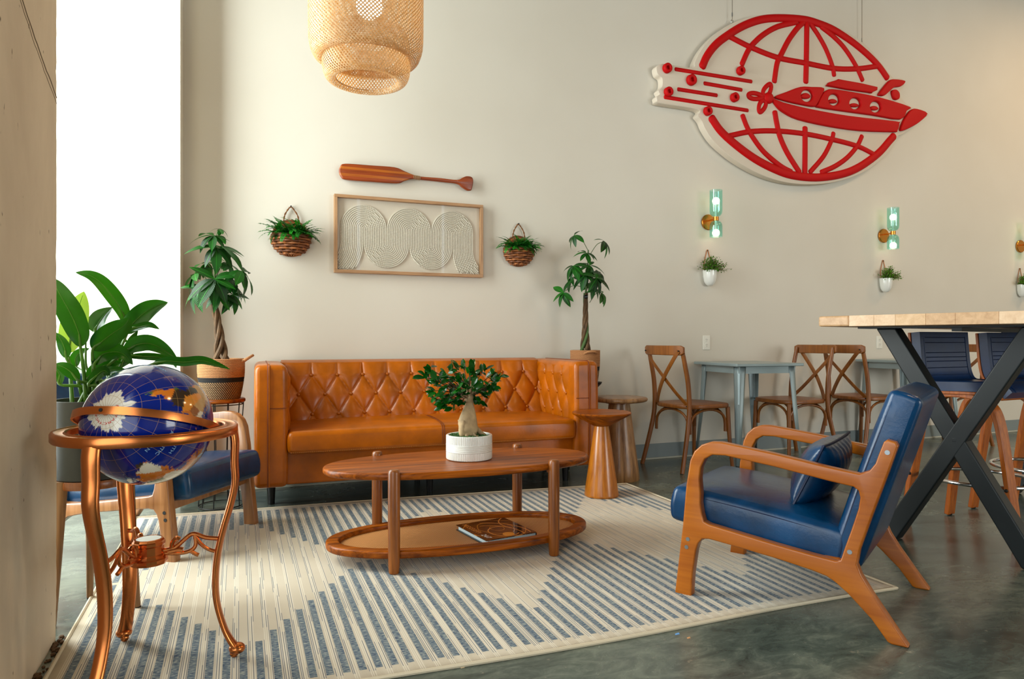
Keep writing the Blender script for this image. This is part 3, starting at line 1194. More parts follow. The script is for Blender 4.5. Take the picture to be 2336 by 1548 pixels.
LANDS = [
    [(-80, 8), (-72, 12), (-60, 9), (-50, 0), (-35, -6), (-39, -15), (-48, -27), (-57, -37), (-65, -42), (-68, -52), (-72, -56), (-76, -50), (-73, -40), (-71, -20), (-81, -5)],
    [(-17, 15), (-5, 35), (10, 37), (32, 31), (43, 12), (51, 11), (40, -5), (40, -15), (33, -26), (26, -34), (18, -34), (12, -17), (9, 0), (8, 4), (-8, 4)],
    [(44, -25), (43, -17), (49, -12), (50, -16), (47, -25)],
    [(114, -22), (114, -34), (130, -32), (138, -35), (150, -38), (153, -27), (142, -11), (136, -12), (130, -12)],
    [(-10, 36), (-10, 44), (0, 50), (10, 58), (30, 70), (70, 73), (110, 76), (170, 68), (160, 60), (140, 52), (122, 38), (120, 25), (108, 12), (104, 2), (98, 10), (90, 22), (80, 8), (72, 20), (60, 25), (55, 18), (44, 13), (35, 30), (28, 37)],
    [(-165, 65), (-130, 70), (-95, 75), (-60, 58), (-66, 45), (-80, 32), (-82, 26), (-97, 26), (-95, 17), (-84, 10), (-105, 20), (-117, 32), (-125, 42), (-130, 55)],
]


def globe_mesh(R):
    nu, nv = 300, 150
    rnd = random.Random(12)
    pal = [rgb(214, 118, 30), rgb(232, 218, 196), rgb(228, 214, 190), rgb(150, 84, 34), rgb(86, 104, 52), rgb(208, 112, 26), rgb(60, 44, 30), rgb(196, 150, 90), rgb(120, 150, 180), rgb(224, 140, 50)]
    seeds = [(rnd.uniform(-180, 180), rnd.uniform(-60, 75), rnd.choice(pal)) for _ in range(190)]
    sea = rgb(0, 30, 122)
    ice = rgb(232, 224, 206)
    b = MB().lathe([(max(1e-5, R * math.sin(PI * j / nv)), -R * math.cos(PI * j / nv)) for j in range(nv + 1)], nu)
    me = bpy.data.meshes.new('sphere')
    me.from_pydata(b.v, [], b.f)
    ca = me.color_attributes.new('map', 'FLOAT_COLOR', 'POINT')
    buf = []
    for (x, y, z) in b.v:
        la = math.degrees(math.asin(max(-1, min(1, z / R))))
        lo = math.degrees(math.atan2(y, x))
        w1 = 1.6 * math.sin(lo * 0.55 + la * 0.31) + 1.1 * math.sin(lo * 1.3 - la * 0.9 + 2) + 0.7 * math.sin(la * 2.1 + lo * 0.7)
        w2 = 1.6 * math.sin(la * 0.57 + lo * 0.23 + 1) + 1.0 * math.sin(la * 1.4 + lo * 1.1) + 0.6 * math.sin(lo * 2.3)
        c = sea
        if la < -50:
            lim = -72.5 + 2.4 * math.sin(math.radians(lo) * 3 + 1) + 1.3 * math.sin(math.radians(lo) * 9) + 1.0 * math.sin(math.radians(lo) * 17 + 2) + 0.7 * math.sin(math.radians(lo) * 31)
            if abs(lo + 62) < 7:
                lim = max(lim, -64 - abs(lo + 62) * 0.6)
            if la < lim:
                c = ice
        if c is sea:
            for P in LANDS:
                if inpoly(lo + w1, la + w2, P):
                    k = 1 / max(0.2, math.cos(math.radians(la)))
                    c = min(seeds, key=lambda s: ((s[0] - lo) / k) ** 2 + (s[1] - la) ** 2)[2]
                    break
        buf += list(c)
    ca.data.foreach_set('color', buf)
    me.shade_smooth()
    m, nt, p = new_mat('lapis_globe')
    at_ = N(nt, 'ShaderNodeAttribute')
    at_.attribute_name = 'map'
    tc = N(nt, 'ShaderNodeTexCoord')
    sp = N(nt, 'ShaderNodeSeparateXYZ')
    nt.links.new(tc.outputs['Object'], sp.inputs[0])
    lon = mth(nt, 'ARCTAN2', sp.outputs[1], sp.outputs[0])
    lat = mth(nt, 'ARCSINE', mth(nt, 'DIVIDE', sp.outputs[2], R))
    st = math.radians(15)
    rad = mth(nt, 'SQRT', mth(nt, 'MAXIMUM', 1e-6, mth(nt, 'SUBTRACT', 1.0, mth(nt, 'POWER', mth(nt, 'DIVIDE', sp.outputs[2], R), 2.0))))
    d1 = mth(nt, 'MULTIPLY', mth(nt, 'ABSOLUTE', mth(nt, 'SUBTRACT', mth(nt, 'FRACT', mth(nt, 'ADD', mth(nt, 'DIVIDE', lon, st), 0.5)), 0.5)), rad)
    d2 = mth(nt, 'ABSOLUTE', mth(nt, 'SUBTRACT', mth(nt, 'FRACT', mth(nt, 'ADD', mth(nt, 'DIVIDE', lat, st), 0.5)), 0.5))
    line = mth(nt, 'MAXIMUM', mth(nt, 'LESS_THAN', d1, 0.011), mth(nt, 'LESS_THAN', d2, 0.011))
    c = mixc(nt, mth(nt, 'MULTIPLY', line, 0.7), at_.outputs[0], rgb(176, 136, 76))
    nt.links.new(c, p.inputs['Base Color'])
    setp(p, rough=0.12, spec=0.45, coat=0.25, coatr=0.02)
    me.materials.append(m)
    return me


def make_globe():
    cx, cy = -0.243, 2.196
    t = thing('world_globe', 'large lapis blue world globe on a three legged copper stand', 'globe', (cx, cy, 0))
    # legs
    prof = [(0.226, 0.668), (0.230, 0.637), (0.229, 0.58), (0.231, 0.521), (0.219, 0.46), (0.200, 0.393), (0.186, 0.33), (0.179, 0.277), (0.177, 0.226), (0.180, 0.18), (0.189, 0.136), (0.205, 0.085), (0.224, 0.048), (0.236, 0.034)]
    wid = [0.026, 0.026, 0.0245, 0.0235, 0.0225, 0.022, 0.022, 0.0215, 0.021, 0.020, 0.019, 0.019, 0.021, 0.022]
    for ang in (-7, 113, 242):
        a = math.radians(ang)
        ca, sa = math.cos(a), math.sin(a)
        P = catmull([(r * ca, r * sa, z) for r, z in prof], 4)
        Wd = []
        for i in range(len(P)):
            q = i / 4
            k = min(len(wid) - 2, int(q))
            Wd.append(lerp(wid[k], wid[k + 1], q - k))
        b = MB().tube(P, Wd, 12, squash=0.46, up=(ca, sa, 0))
        lg = b.build('leg', M_COPPER, t, angle=60)
        MB().sphere((0.236 * ca, 0.236 * sa, 0.032), 0.026, 14, 8, (0.9, 0.9, 0.62)).build('foot_pad', M_COPPER, lg)
        MB().sphere((0.228 * ca, 0.228 * sa, 0.0185), 0.0125, 14, 8).build('ball_foot', M_COPPER, lg)
        # ornate bracket from the compass to the leg
        b = MB()

        def rz(pts):
            return catmull([(r * ca, r * sa, z) for r, z in pts], 4)
        b.tube(rz([(0.036, 0.335), (0.07, 0.342), (0.105, 0.372), (0.122, 0.376), (0.15, 0.364), (0.186, 0.358)]), 0.0062, 8)
        b.tube(rz([(0.036, 0.328), (0.075, 0.324), (0.108, 0.328), (0.124, 0.344), (0.122, 0.374)]), 0.0058, 8)
        b.tube(rz([(0.122, 0.372), (0.138, 0.346), (0.160, 0.328), (0.187, 0.318)]), 0.0052, 8)
        b.tube(rz([(0.060, 0.336), (0.062, 0.356), (0.072, 0.368), (0.082, 0.364)]), 0.0062, 8)
        b.tube(rz([(0.110, 0.328), (0.124, 0.318), (0.132, 0.314)]), 0.0058, 8)
        b.tube(rz([(0.050, 0.330), (0.075, 0.334), (0.09, 0.332)]), 0.0085, 8)
        b.build('bracket', M_COPPER, t)
    # compass drum
    MB().lathe([(0.0001, 0.302), (0.048, 0.302), (0.050, 0.308), (0.050, 0.316), (0.046, 0.320), (0.043, 0.326), (0.040, 0.330), (0.040, 0.352), (0.043, 0.356), (0.043, 0.364), (0.040, 0.366), (0.038, 0.372), (0.034, 0.373), (0.033, 0.3705), (0.0001, 0.3705)], 12).build('compass_drum', M_COPPER, t, smooth=False)
    MB().lathe([(0.0001, 0.3712), (0.0325, 0.3712), (0.0325, 0.3722), (0.0001, 0.3724)], 24).build('compass_glass', plain('compass_face', rgb(96, 112, 116), 0.08, coat=0.5), t)
    # horizon ring
    MB().lathe([(0.200, 0.672), (0.222, 0.664), (0.234, 0.664), (0.237, 0.668), (0.237, 0.686), (0.234, 0.691), (0.228, 0.692), (0.222, 0.688), (0.206, 0.688), (0.202, 0.692), (0.198, 0.689)], 96, closed=True).build('horizon_ring', M_COPPER, t)
    # sphere
    R = 0.170
    C0 = Vector((0, 0, 0.698))
    vh = Vector((0.114, -0.993, 0.0)).normalized()
    rh = Vector((0.993, 0.114, 0.0)).normalized()
    zh = Vector((0, 0, 1))
    ax = (-0.58 * rh + 0.31 * zh + 0.75 * vh).normalized()       # towards the south pole
    q = (0.38 * rh + 0.50 * zh + 0.77 * vh).normalized()          # South America
    zl = -ax
    qp = (q - zl * q.dot(zl)).normalized()
    base = Matrix.Rotation(math.radians(62), 3, zl) @ qp          # longitude 0
    yl = zl.cross(base)
    Rm = Matrix((base, yl, zl)).transposed().to_4x4()
    Mg = Matrix.Translation(C0) @ Rm
    g = bpy.data.objects.new('sphere', globe_mesh(R))
    link(g, t)
    g.matrix_local = Mg
    g['label'] = 'lapis blue sphere with inlaid stone continents'
    # lettering laid on the sphere
    mw = plain('map_lettering', rgb(150, 190, 220), 0.5)
    mr = plain('red_lettering', rgb(206, 40, 30), 0.5)
    for (s, lo0, la0, size, mm, flip) in (('SOUTH', -12, -22, 0.0125, mw, 1), ('ATLANTIC', -10, -31, 0.0125, mw, 1), ('OCEAN', -4, -40, 0.0125, mw, 1), ('ANTARCTICA', 30, -79.5, 0.0085, mr, 1), ('SOUTH  PACIFIC  OCEAN', -128, -24, 0.011, mw, 1)):
        me = text_mesh('lettering', s, size, mm, 0.0002)
        for v in me.vertices:
            sx = 2.2 if s.startswith('ANT') else 1.25
            la = la0 + math.degrees(v.co.y / R)
            lo = lo0 + math.degrees(v.co.x * sx / (R * max(0.1, math.cos(math.radians(la0)))))
            rr = R + 0.0004 + v.co.z
            la, lo = math.radians(la), math.radians(lo)
            v.co = (rr * math.cos(la) * math.cos(lo), rr * math.cos(la) * math.sin(lo), rr * math.sin(la))
        o = bpy.data.objects.new('lettering', me)
        link(o, g)
    # pole cap
    MB().sphere((0, 0, -R - 0.002), 0.011, 12, 8).build('pole_knob', M_COPPER, g)
    MB().sphere((0, 0, R + 0.002), 0.011, 12, 8).build('pole_knob', M_COPPER, g)
    # meridian ring
    pv = (0.615 * rh + 0.13 * zh + 0.89 * vh)
    nrm = ax.cross(pv).normalized()
    e1 = ax
    e2 = nrm.cross(e1).normalized()
    RR = 0.187
    vs, fs = [], []
    n = 96
    for i in range(n):
        a = 2 * PI * i / n
        d = e1 * math.cos(a) + e2 * math.sin(a)
        for (dr, dn) in ((-0.003, -0.0105), (0.003, -0.0105), (0.0035, 0), (0.003, 0.0105), (-0.003, 0.0105)):
            vs.append(C0 + d * (RR + dr) + nrm * dn)
    for i in range(n):
        j = (i + 1) % n
        for k in range(5):
            l = (k + 1) % 5
            fs.append((i * 5 + k, i * 5 + l, j * 5 + l, j * 5 + k))
    mr_ = MB().add(vs, fs).build('meridian_ring', M_COPPER, t, angle=50)
    p0 = C0 + ax * (RR + 0.002)
    MB().tube([p0, p0 + ax * 0.003], 0.005, 10).build('screw', M_DARKHOLE, mr_)
    return t


make_globe()


# ================================================================== plants: leaf helpers
def leaf_mesh(name, L, W, mat, droop=0.25, fold=0.18, n=7, peak=0.45, wave=0.0):
    """leaf from the origin along +Y, upper side +Z"""
    b = MB()

    def f(u, v):
        w = W / 2 * (math.sin(PI * v ** (math.log(0.5) / math.log(peak))) ** 0.8 if 0 < v < 1 else 0)
        x = (u - 0.5) * 2
        y = L * v * (1 - 0.25 * droop * v)
        z = -droop * L * v * v + fold * w * abs(x) + wave * w * math.sin(v * 14) * abs(x)
        return (x * max(w, 0.0004), y, z)
    b.grid(f, 4, n)
    return b.mesh(name, mat, True, 80)


def orient(pos, d, up=(0, 0, 1), scale=1.0):
    y = Vector(d).normalized()
    u = Vector(up)
    x = y.cross(u)
    if x.length < 1e-4:
        x = y.orthogonal()
    x.normalize()
    z = x.cross(y)
    return Matrix.Translation(pos) @ Matrix((x, y, z)).transposed().to_4x4() @ Matrix.Scale(scale, 4)


M_LEAF = leafy('money_tree_leaf', rgb(4, 32, 6), rgb(20, 84, 14), 0.4, 0.10, veins=900.0)
M_LEAF2 = leafy('money_tree_leaf_light', rgb(8, 44, 8), rgb(30, 100, 20), 0.4, 0.12, veins=900.0)
M_LILY = leafy('peace_lily_leaf', rgb(2, 44, 2), rgb(20, 92, 10), 0.28, 0.10, 14.0, rgb(70, 150, 10))
M_LILYLIT = leafy('backlit_lily_leaf', rgb(80, 120, 16), rgb(130, 165, 46), 0.4, 0.30, 10.0, rgb(150, 180, 60))  # same lily seen against the window; backlight brightness put into its colours
M_FERN = leafy('fern_leaf', rgb(8, 60, 10), rgb(40, 140, 34), 0.4, 0.15)
M_FICUS = leafy('ficus_leaf', rgb(4, 40, 8), rgb(24, 96, 22), 0.16, 0.10)
M_BARK = plain('braided_bark', rgb(88, 64, 38), 0.8, bump_scale=30, bump_str=0.5, vary=0.4)
M_GREENSTEM = plain('green_stem', rgb(62, 92, 34), 0.5, vary=0.25, bump_scale=20)
M_LILYSTEM = plain('lily_stem', rgb(74, 122, 30), 0.4, vary=0.35, bump_scale=12, bump_str=0.1)


def basket_mats():
    m, nt, p = new_mat('coiled_rope')
    v = coords(nt)
    sp = N(nt, 'ShaderNodeSeparateXYZ')
    nt.links.new(v, sp.inputs[0])
    an = mth(nt, 'ARCTAN2', sp.outputs[1], sp.outputs[0])
    w = mth(nt, 'SINE', mth(nt, 'ADD', mth(nt, 'MULTIPLY', an, 110.0), mth(nt, 'MULTIPLY', sp.outputs[2], 500.0)))
    nt.links.new(ramp(nt, mth(nt, 'MULTIPLY_ADD', w, 0.5, 0.5), [(0.2, rgb(150, 98, 58)), (0.7, rgb(196, 142, 92))]), p.inputs['Base Color'])
    bump(nt, p, w, 0.4, 0.002)
    setp(p, rough=0.85)
    m2, nt, p = new_mat('flecked_rope')
    v = coords(nt)
    sp = N(nt, 'ShaderNodeSeparateXYZ')
    nt.links.new(v, sp.inputs[0])
    an = mth(nt, 'ARCTAN2', sp.outputs[1], sp.outputs[0])
    w = mth(nt, 'SINE', mth(nt, 'ADD', mth(nt, 'MULTIPLY', an, 62.0), mth(nt, 'MULTIPLY', sp.outputs[2], 420.0)))
    nt.links.new(ramp(nt, mth(nt, 'MULTIPLY_ADD', w, 0.5, 0.5), [(0.42, rgb(34, 28, 22)), (0.6, rgb(176, 138, 94))]), p.inputs['Base Color'])
    bump(nt, p, w, 0.4, 0.002)
    setp(p, rough=0.85)
    return m, m2


M_ROPE, M_FLECK = basket_mats()
M_ROPEBLK = plain('black_rope', rgb(20, 18, 17), 0.85, bump_scale=90, bump_str=0.4)


def rope_basket(t, r, h, z0):
    n = 26
    for i in range(n):
        f = (i + 0.5) / n
        rr = r * (0.80 + 0.20 * math.sin(min(1.0, f * 1.25) * PI / 2))
        m = M_FLECK if f < 0.42 else (M_ROPEBLK if f < 0.54 else M_ROPE)
        k = 40
        MB().tube([(rr * math.cos(2 * PI * j / k), rr * math.sin(2 * PI * j / k), z0 + h * f) for j in range(k)], h / n * 0.56, 6, closed=True).build('coil', m, t)
    MB().lathe([(0.0001, z0 + 0.002), (r * 0.78, z0 + 0.002), (r * 0.78, z0 + 0.01)], 28).build('bottom', M_FLECK, t)
    MB().lathe([(0.0001, z0 + h * 0.90), (r * 0.98, z0 + h * 0.88)], 28).build('soil', M_SOIL, t)


def braid(t, base, top, lean, r=0.011, turns=2.2, n=5, spread=0.018, mats=None):
    base, top = Vector(base), Vector(top)
    for k in range(n):
        pts = []
        for i in range(49):
            f = i / 48
            c = base.lerp(top, f) + Vector(lean) * math.sin(f * PI)
            s = spread * (1.5 * (1 - f) ** 3 + 0.62)
            a = 2 * PI * (k / n + turns * f)
            pts.append(c + Vector((math.cos(a) * s, math.sin(a) * s * 0.8, 0)))
        MB().tube(pts, [r * (1.1 - 0.45 * i / 48) for i in range(49)], 8).build('trunk_strand', (mats or [M_BARK])[k % len(mats or [1])], t)


def palmate(t, root, hub, leaves, axis, n=6, size=1.0, rnd=None, span=2 * PI, start=0.0, droop=0.5):
    root, hub = Vector(root), Vector(hub)
    mid = (root + hub) / 2 + Vector((0, 0, 0.03))
    MB().tube(catmull([root, mid, hub], 5), 0.0022, 6).build('petiole', M_GREENSTEM, t)
    ax = Vector(axis).normalized()
    e1 = ax.orthogonal().normalized()
    e2 = ax.cross(e1)
    for i in range(n):
        a = start + span * (i + rnd.uniform(-0.15, 0.15)) / n
        d = e1 * math.cos(a) + e2 * math.sin(a)
        d = (d + ax * rnd.uniform(0.1, 0.5) - Vector((0, 0, droop * rnd.uniform(0.5, 1.3)))).normalized()
        place_mesh('leaf', rnd.choice(leaves), t, orient(hub, d, (ax + Vector((0, 0, 0.6))).normalized(), size * rnd.uniform(0.75, 1.12)))


def money_tree_left():
    x, y = -0.10, 4.20
    s = thing('plant_stand', 'round wood topped plant stand with thin black wire legs in the corner', 'plant stand', (x, y, 0))
    MB().lathe([(0.0001, 0.585), (0.122, 0.585), (0.128, 0.590), (0.128, 0.603), (0.124, 0.607), (0.0001, 0.607)], 44).build('top', M_TEAK, s, angle=50)
    for k in range(10):
        a = 2 * PI * k / 10
        ca, sa = math.cos(a), math.sin(a)
        MB().tube([(0.118 * ca, 0.118 * sa, 0.59), (0.098 * ca, 0.098 * sa, 0.3), (0.118 * ca, 0.118 * sa, 0.004)], 0.003, 6).build('wire_leg', M_BLACK, s)
    for z, r in ((0.575, 0.116), (0.44, 0.1065), (0.006, 0.118)):
        MB().tube([(r * math.cos(2 * PI * j / 36), r * math.sin(2 * PI * j / 36), z) for j in range(36)], 0.003, 6, closed=True).build('wire_hoop', M_BLACK, s)
    bsk = thing('rope_basket', 'coiled rope basket with black band holding the corner money tree', 'basket', (x, y, 0.607), 0, 'rope baskets under the money trees')
    rope_basket(bsk, 0.122, 0.225, 0.0)
    MB().tube(catmull([(0.10, -0.06, 0.205), (0.135, -0.075, 0.225), (0.165, -0.05, 0.242), (0.155, -0.01, 0.235), (0.115, 0.02, 0.205)], 5), 0.008, 8).build('handle', M_ROPE, bsk)
    t = thing('money_tree', 'money tree with braided trunk standing in the dark left corner', 'potted tree', (0, 0, 0), 0, 'money trees beside the sofa')
    rnd = random.Random(21)
    leaves = [leaf_mesh('leaf', L, W, m, dr, 0.12) for L, W, m, dr in ((0.135, 0.05, M_LEAF, 0.25), (0.15, 0.054, M_LEAF, 0.4), (0.12, 0.046, M_LEAF2, 0.15), (0.14, 0.05, M_LEAF, 0.55))]
    b0 = Vector((x, y, 0.80))
    tp = at(488, 690, y)
    braid(t, b0, tp, (0.008, 0, 0), 0.0135, 0.95, 4, 0.019)
    top = at(489, 545, y)
    MB().tube(catmull([tp, at(490, 640, y), at(489, 590, y), top], 5), [0.008] * 5 + [0.006] * 5 + [0.004] * 6, 8).build('stem', M_GREENSTEM, t)
    hubs = [(487, 537, 0.0, 6, 0.85), (493, 564, -0.03, 6, 0.95), (490, 636, -0.14, 6, 1.15), (552, 618, -0.08, 6, 1.05), (445, 624, 0.02, 6, 0.95), (450, 655, -0.03, 6, 1.0), (535, 650, 0.02, 6, 0.9), (510, 566, 0.05, 5, 0.9), (532, 672, -0.06, 5, 0.9), (500, 672, -0.10, 4, 0.8), (470, 600, 0.06, 5, 0.8), (520, 600, 0.04, 5, 0.85), (502, 522, 0.03, 3, 0.5)]
    for (px, py, dy, n, sz) in hubs:
        h = at(px, py, y + dy)
        root = at(489, min(700, py + 40), y)
        ax = (h - root)
        ax = Vector((ax.x * 1.2, ax.y * 1.2 - 0.05, abs(ax.z) * 0.6 + 0.05))
        palmate(t, root, h, leaves, ax, n + 1, sz * 1.12, rnd, start=rnd.uniform(0, 2), droop=0.62)
    return t


money_tree_left()


def money_tree_right():
    x, y = 2.285, 4.33
    s = thing('metal_plant_stand', 'black metal plant stand with dish top behind the sofa arm', 'plant stand', (x, y, 0))
    MB().lathe([(0.0001, 0.612), (0.085, 0.612), (0.118, 0.638), (0.121, 0.638), (0.115, 0.625), (0.09, 0.600), (0.0001, 0.598)], 40).build('dish', M_BLACK, s, angle=40)
    for k in range(3):
        a = 2 * PI * k / 3 + 0.4
        MB().tube([(0.07 * math.cos(a), 0.07 * math.sin(a), 0.6), (0.12 * math.cos(a), 0.12 * math.sin(a), 0.006)], 0.007, 8).build('leg', M_BLACK, s)
    bsk = thing('rope_basket', 'coiled rope basket with black band holding the money tree behind the sofa arm', 'basket', (x, y, 0.614), 0, 'rope baskets under the money trees')
    rope_basket(bsk, 0.102, 0.25, 0.0)
    MB().tube(catmull([(-0.055, -0.085, 0.225), (-0.035, -0.108, 0.238), (0.0, -0.115, 0.24), (0.03, -0.108, 0.234), (0.04, -0.09, 0.222)], 5), 0.008, 8).build('handle', M_ROPE, bsk)
    t = thing('money_tree', 'slim money tree with braided green trunk behind the right sofa arm', 'potted tree', (0, 0, 0), 0, 'money trees beside the sofa')
    rnd = random.Random(5)
    leaves = [leaf_mesh('leaf', L, W, m, dr, 0.12) for L, W, m, dr in ((0.125, 0.046, M_LEAF2, 0.25), (0.14, 0.048, M_LEAF, 0.35), (0.115, 0.044, M_LEAF2, 0.5), (0.15, 0.038, M_LEAF, 0.45))]
    tp = at(1336, 668, y)
    braid(t, (x, y, 0.82), tp, (0.0, 0, 0), 0.0115, 1.15, 5, 0.017, [M_BARK, M_BARK, M_GREENSTEM])
    MB().tube([at(1333, 677, y - 0.02), at(1339, 676, y - 0.02)], 0.014, 8).build('tie', M_BLACK, t)
    MB().tube(catmull([tp, at(1339, 640, y), at(1341, 600, y), at(1342, 570, y)], 5), [0.007] * 6 + [0.005] * 10, 8).build('stem', M_GREENSTEM, t)
    hubs = [(1310, 536, 0.0, 4, 0.9, (1342, 572)), (1380, 551, -0.04, 4, 1.0, (1345, 582)), (1337, 577, -0.02, 5, 0.8, (1341, 600)), (1308, 606, -0.06, 6, 1.0, (1338, 640)), (1366, 620, -0.03, 6, 1.0, (1340, 655)), (1362, 634, -0.12, 6, 1.0, (1340, 660)), (1285, 667, -0.04, 5, 0.95, (1330, 655)), (1374, 668, -0.05, 5, 0.95, (1345, 690)), (1304, 632, 0.04, 5, 0.95, (1330, 660)), (1336, 625, -0.1, 6, 0.9, (1338, 655)), (1345, 605, -0.05, 5, 0.85, (1340, 640)), (1352, 650, 0.05, 5, 0.9, (1340, 670))]
    for (px, py, dy, n, sz, rt) in hubs:
        h = at(px, py, y + dy)
        root = at(rt[0], rt[1], y)
        ax = (h - root)
        ax = Vector((ax.x, ax.y - 0.04, abs(ax.z) * 0.6 + 0.04))
        palmate(t, root, h, leaves, ax, n + 1, sz * 0.98, rnd, start=rnd.uniform(0, 2), droop=0.7)
    return t


money_tree_right()


# ---------------------------------------------------------------- peace lily in a grey pot on a wooden stand
def ribbon_leaf(name, path, W, mat, face, parent, fold=0.22, peak=0.42, ripple=0.0, thick=0.0):
    P = catmull(path, 6)
    m = len(P)
    face = Vector(face).normalized()
    vs, fs = [], []
    for i in range(m):
        v = i / (m - 1)
        tg = (P[min(m - 1, i + 1)] - P[max(0, i - 1)]).normalized()
        side = tg.cross(face)
        side = side.normalized() if side.length > 1e-5 else tg.orthogonal()
        nn = side.cross(tg)
        w = W / 2 * (max(0, math.sin(PI * v ** (math.log(0.5) / math.log(peak)))) ** 0.75 if 0 < v < 1 else 0)
        w = max(w, 0.0006)
        for k in range(7):
            x = (k - 3) / 3
            z = fold * w * abs(x) ** 1.4 + ripple * w * math.sin(v * 11 + k) * abs(x)
            vs.append(P[i] + side * (x * w * (1 - 0.12 * fold)) + nn * z)
    for i in range(m - 1):
        for k in range(6):
            fs.append((i * 7 + k, i * 7 + k + 1, (i + 1) * 7 + k + 1, (i + 1) * 7 + k))
    o = MB().add(vs, fs).build(name, mat, parent, angle=80)
    # raised midrib
    MB().tube([p + face * 0.0004 for p in P[:-2]], [0.0022 * (1 - 0.8 * i / m) for i in range(m - 2)], 5).build('midrib', M_LILYSTEM, o)
    return o


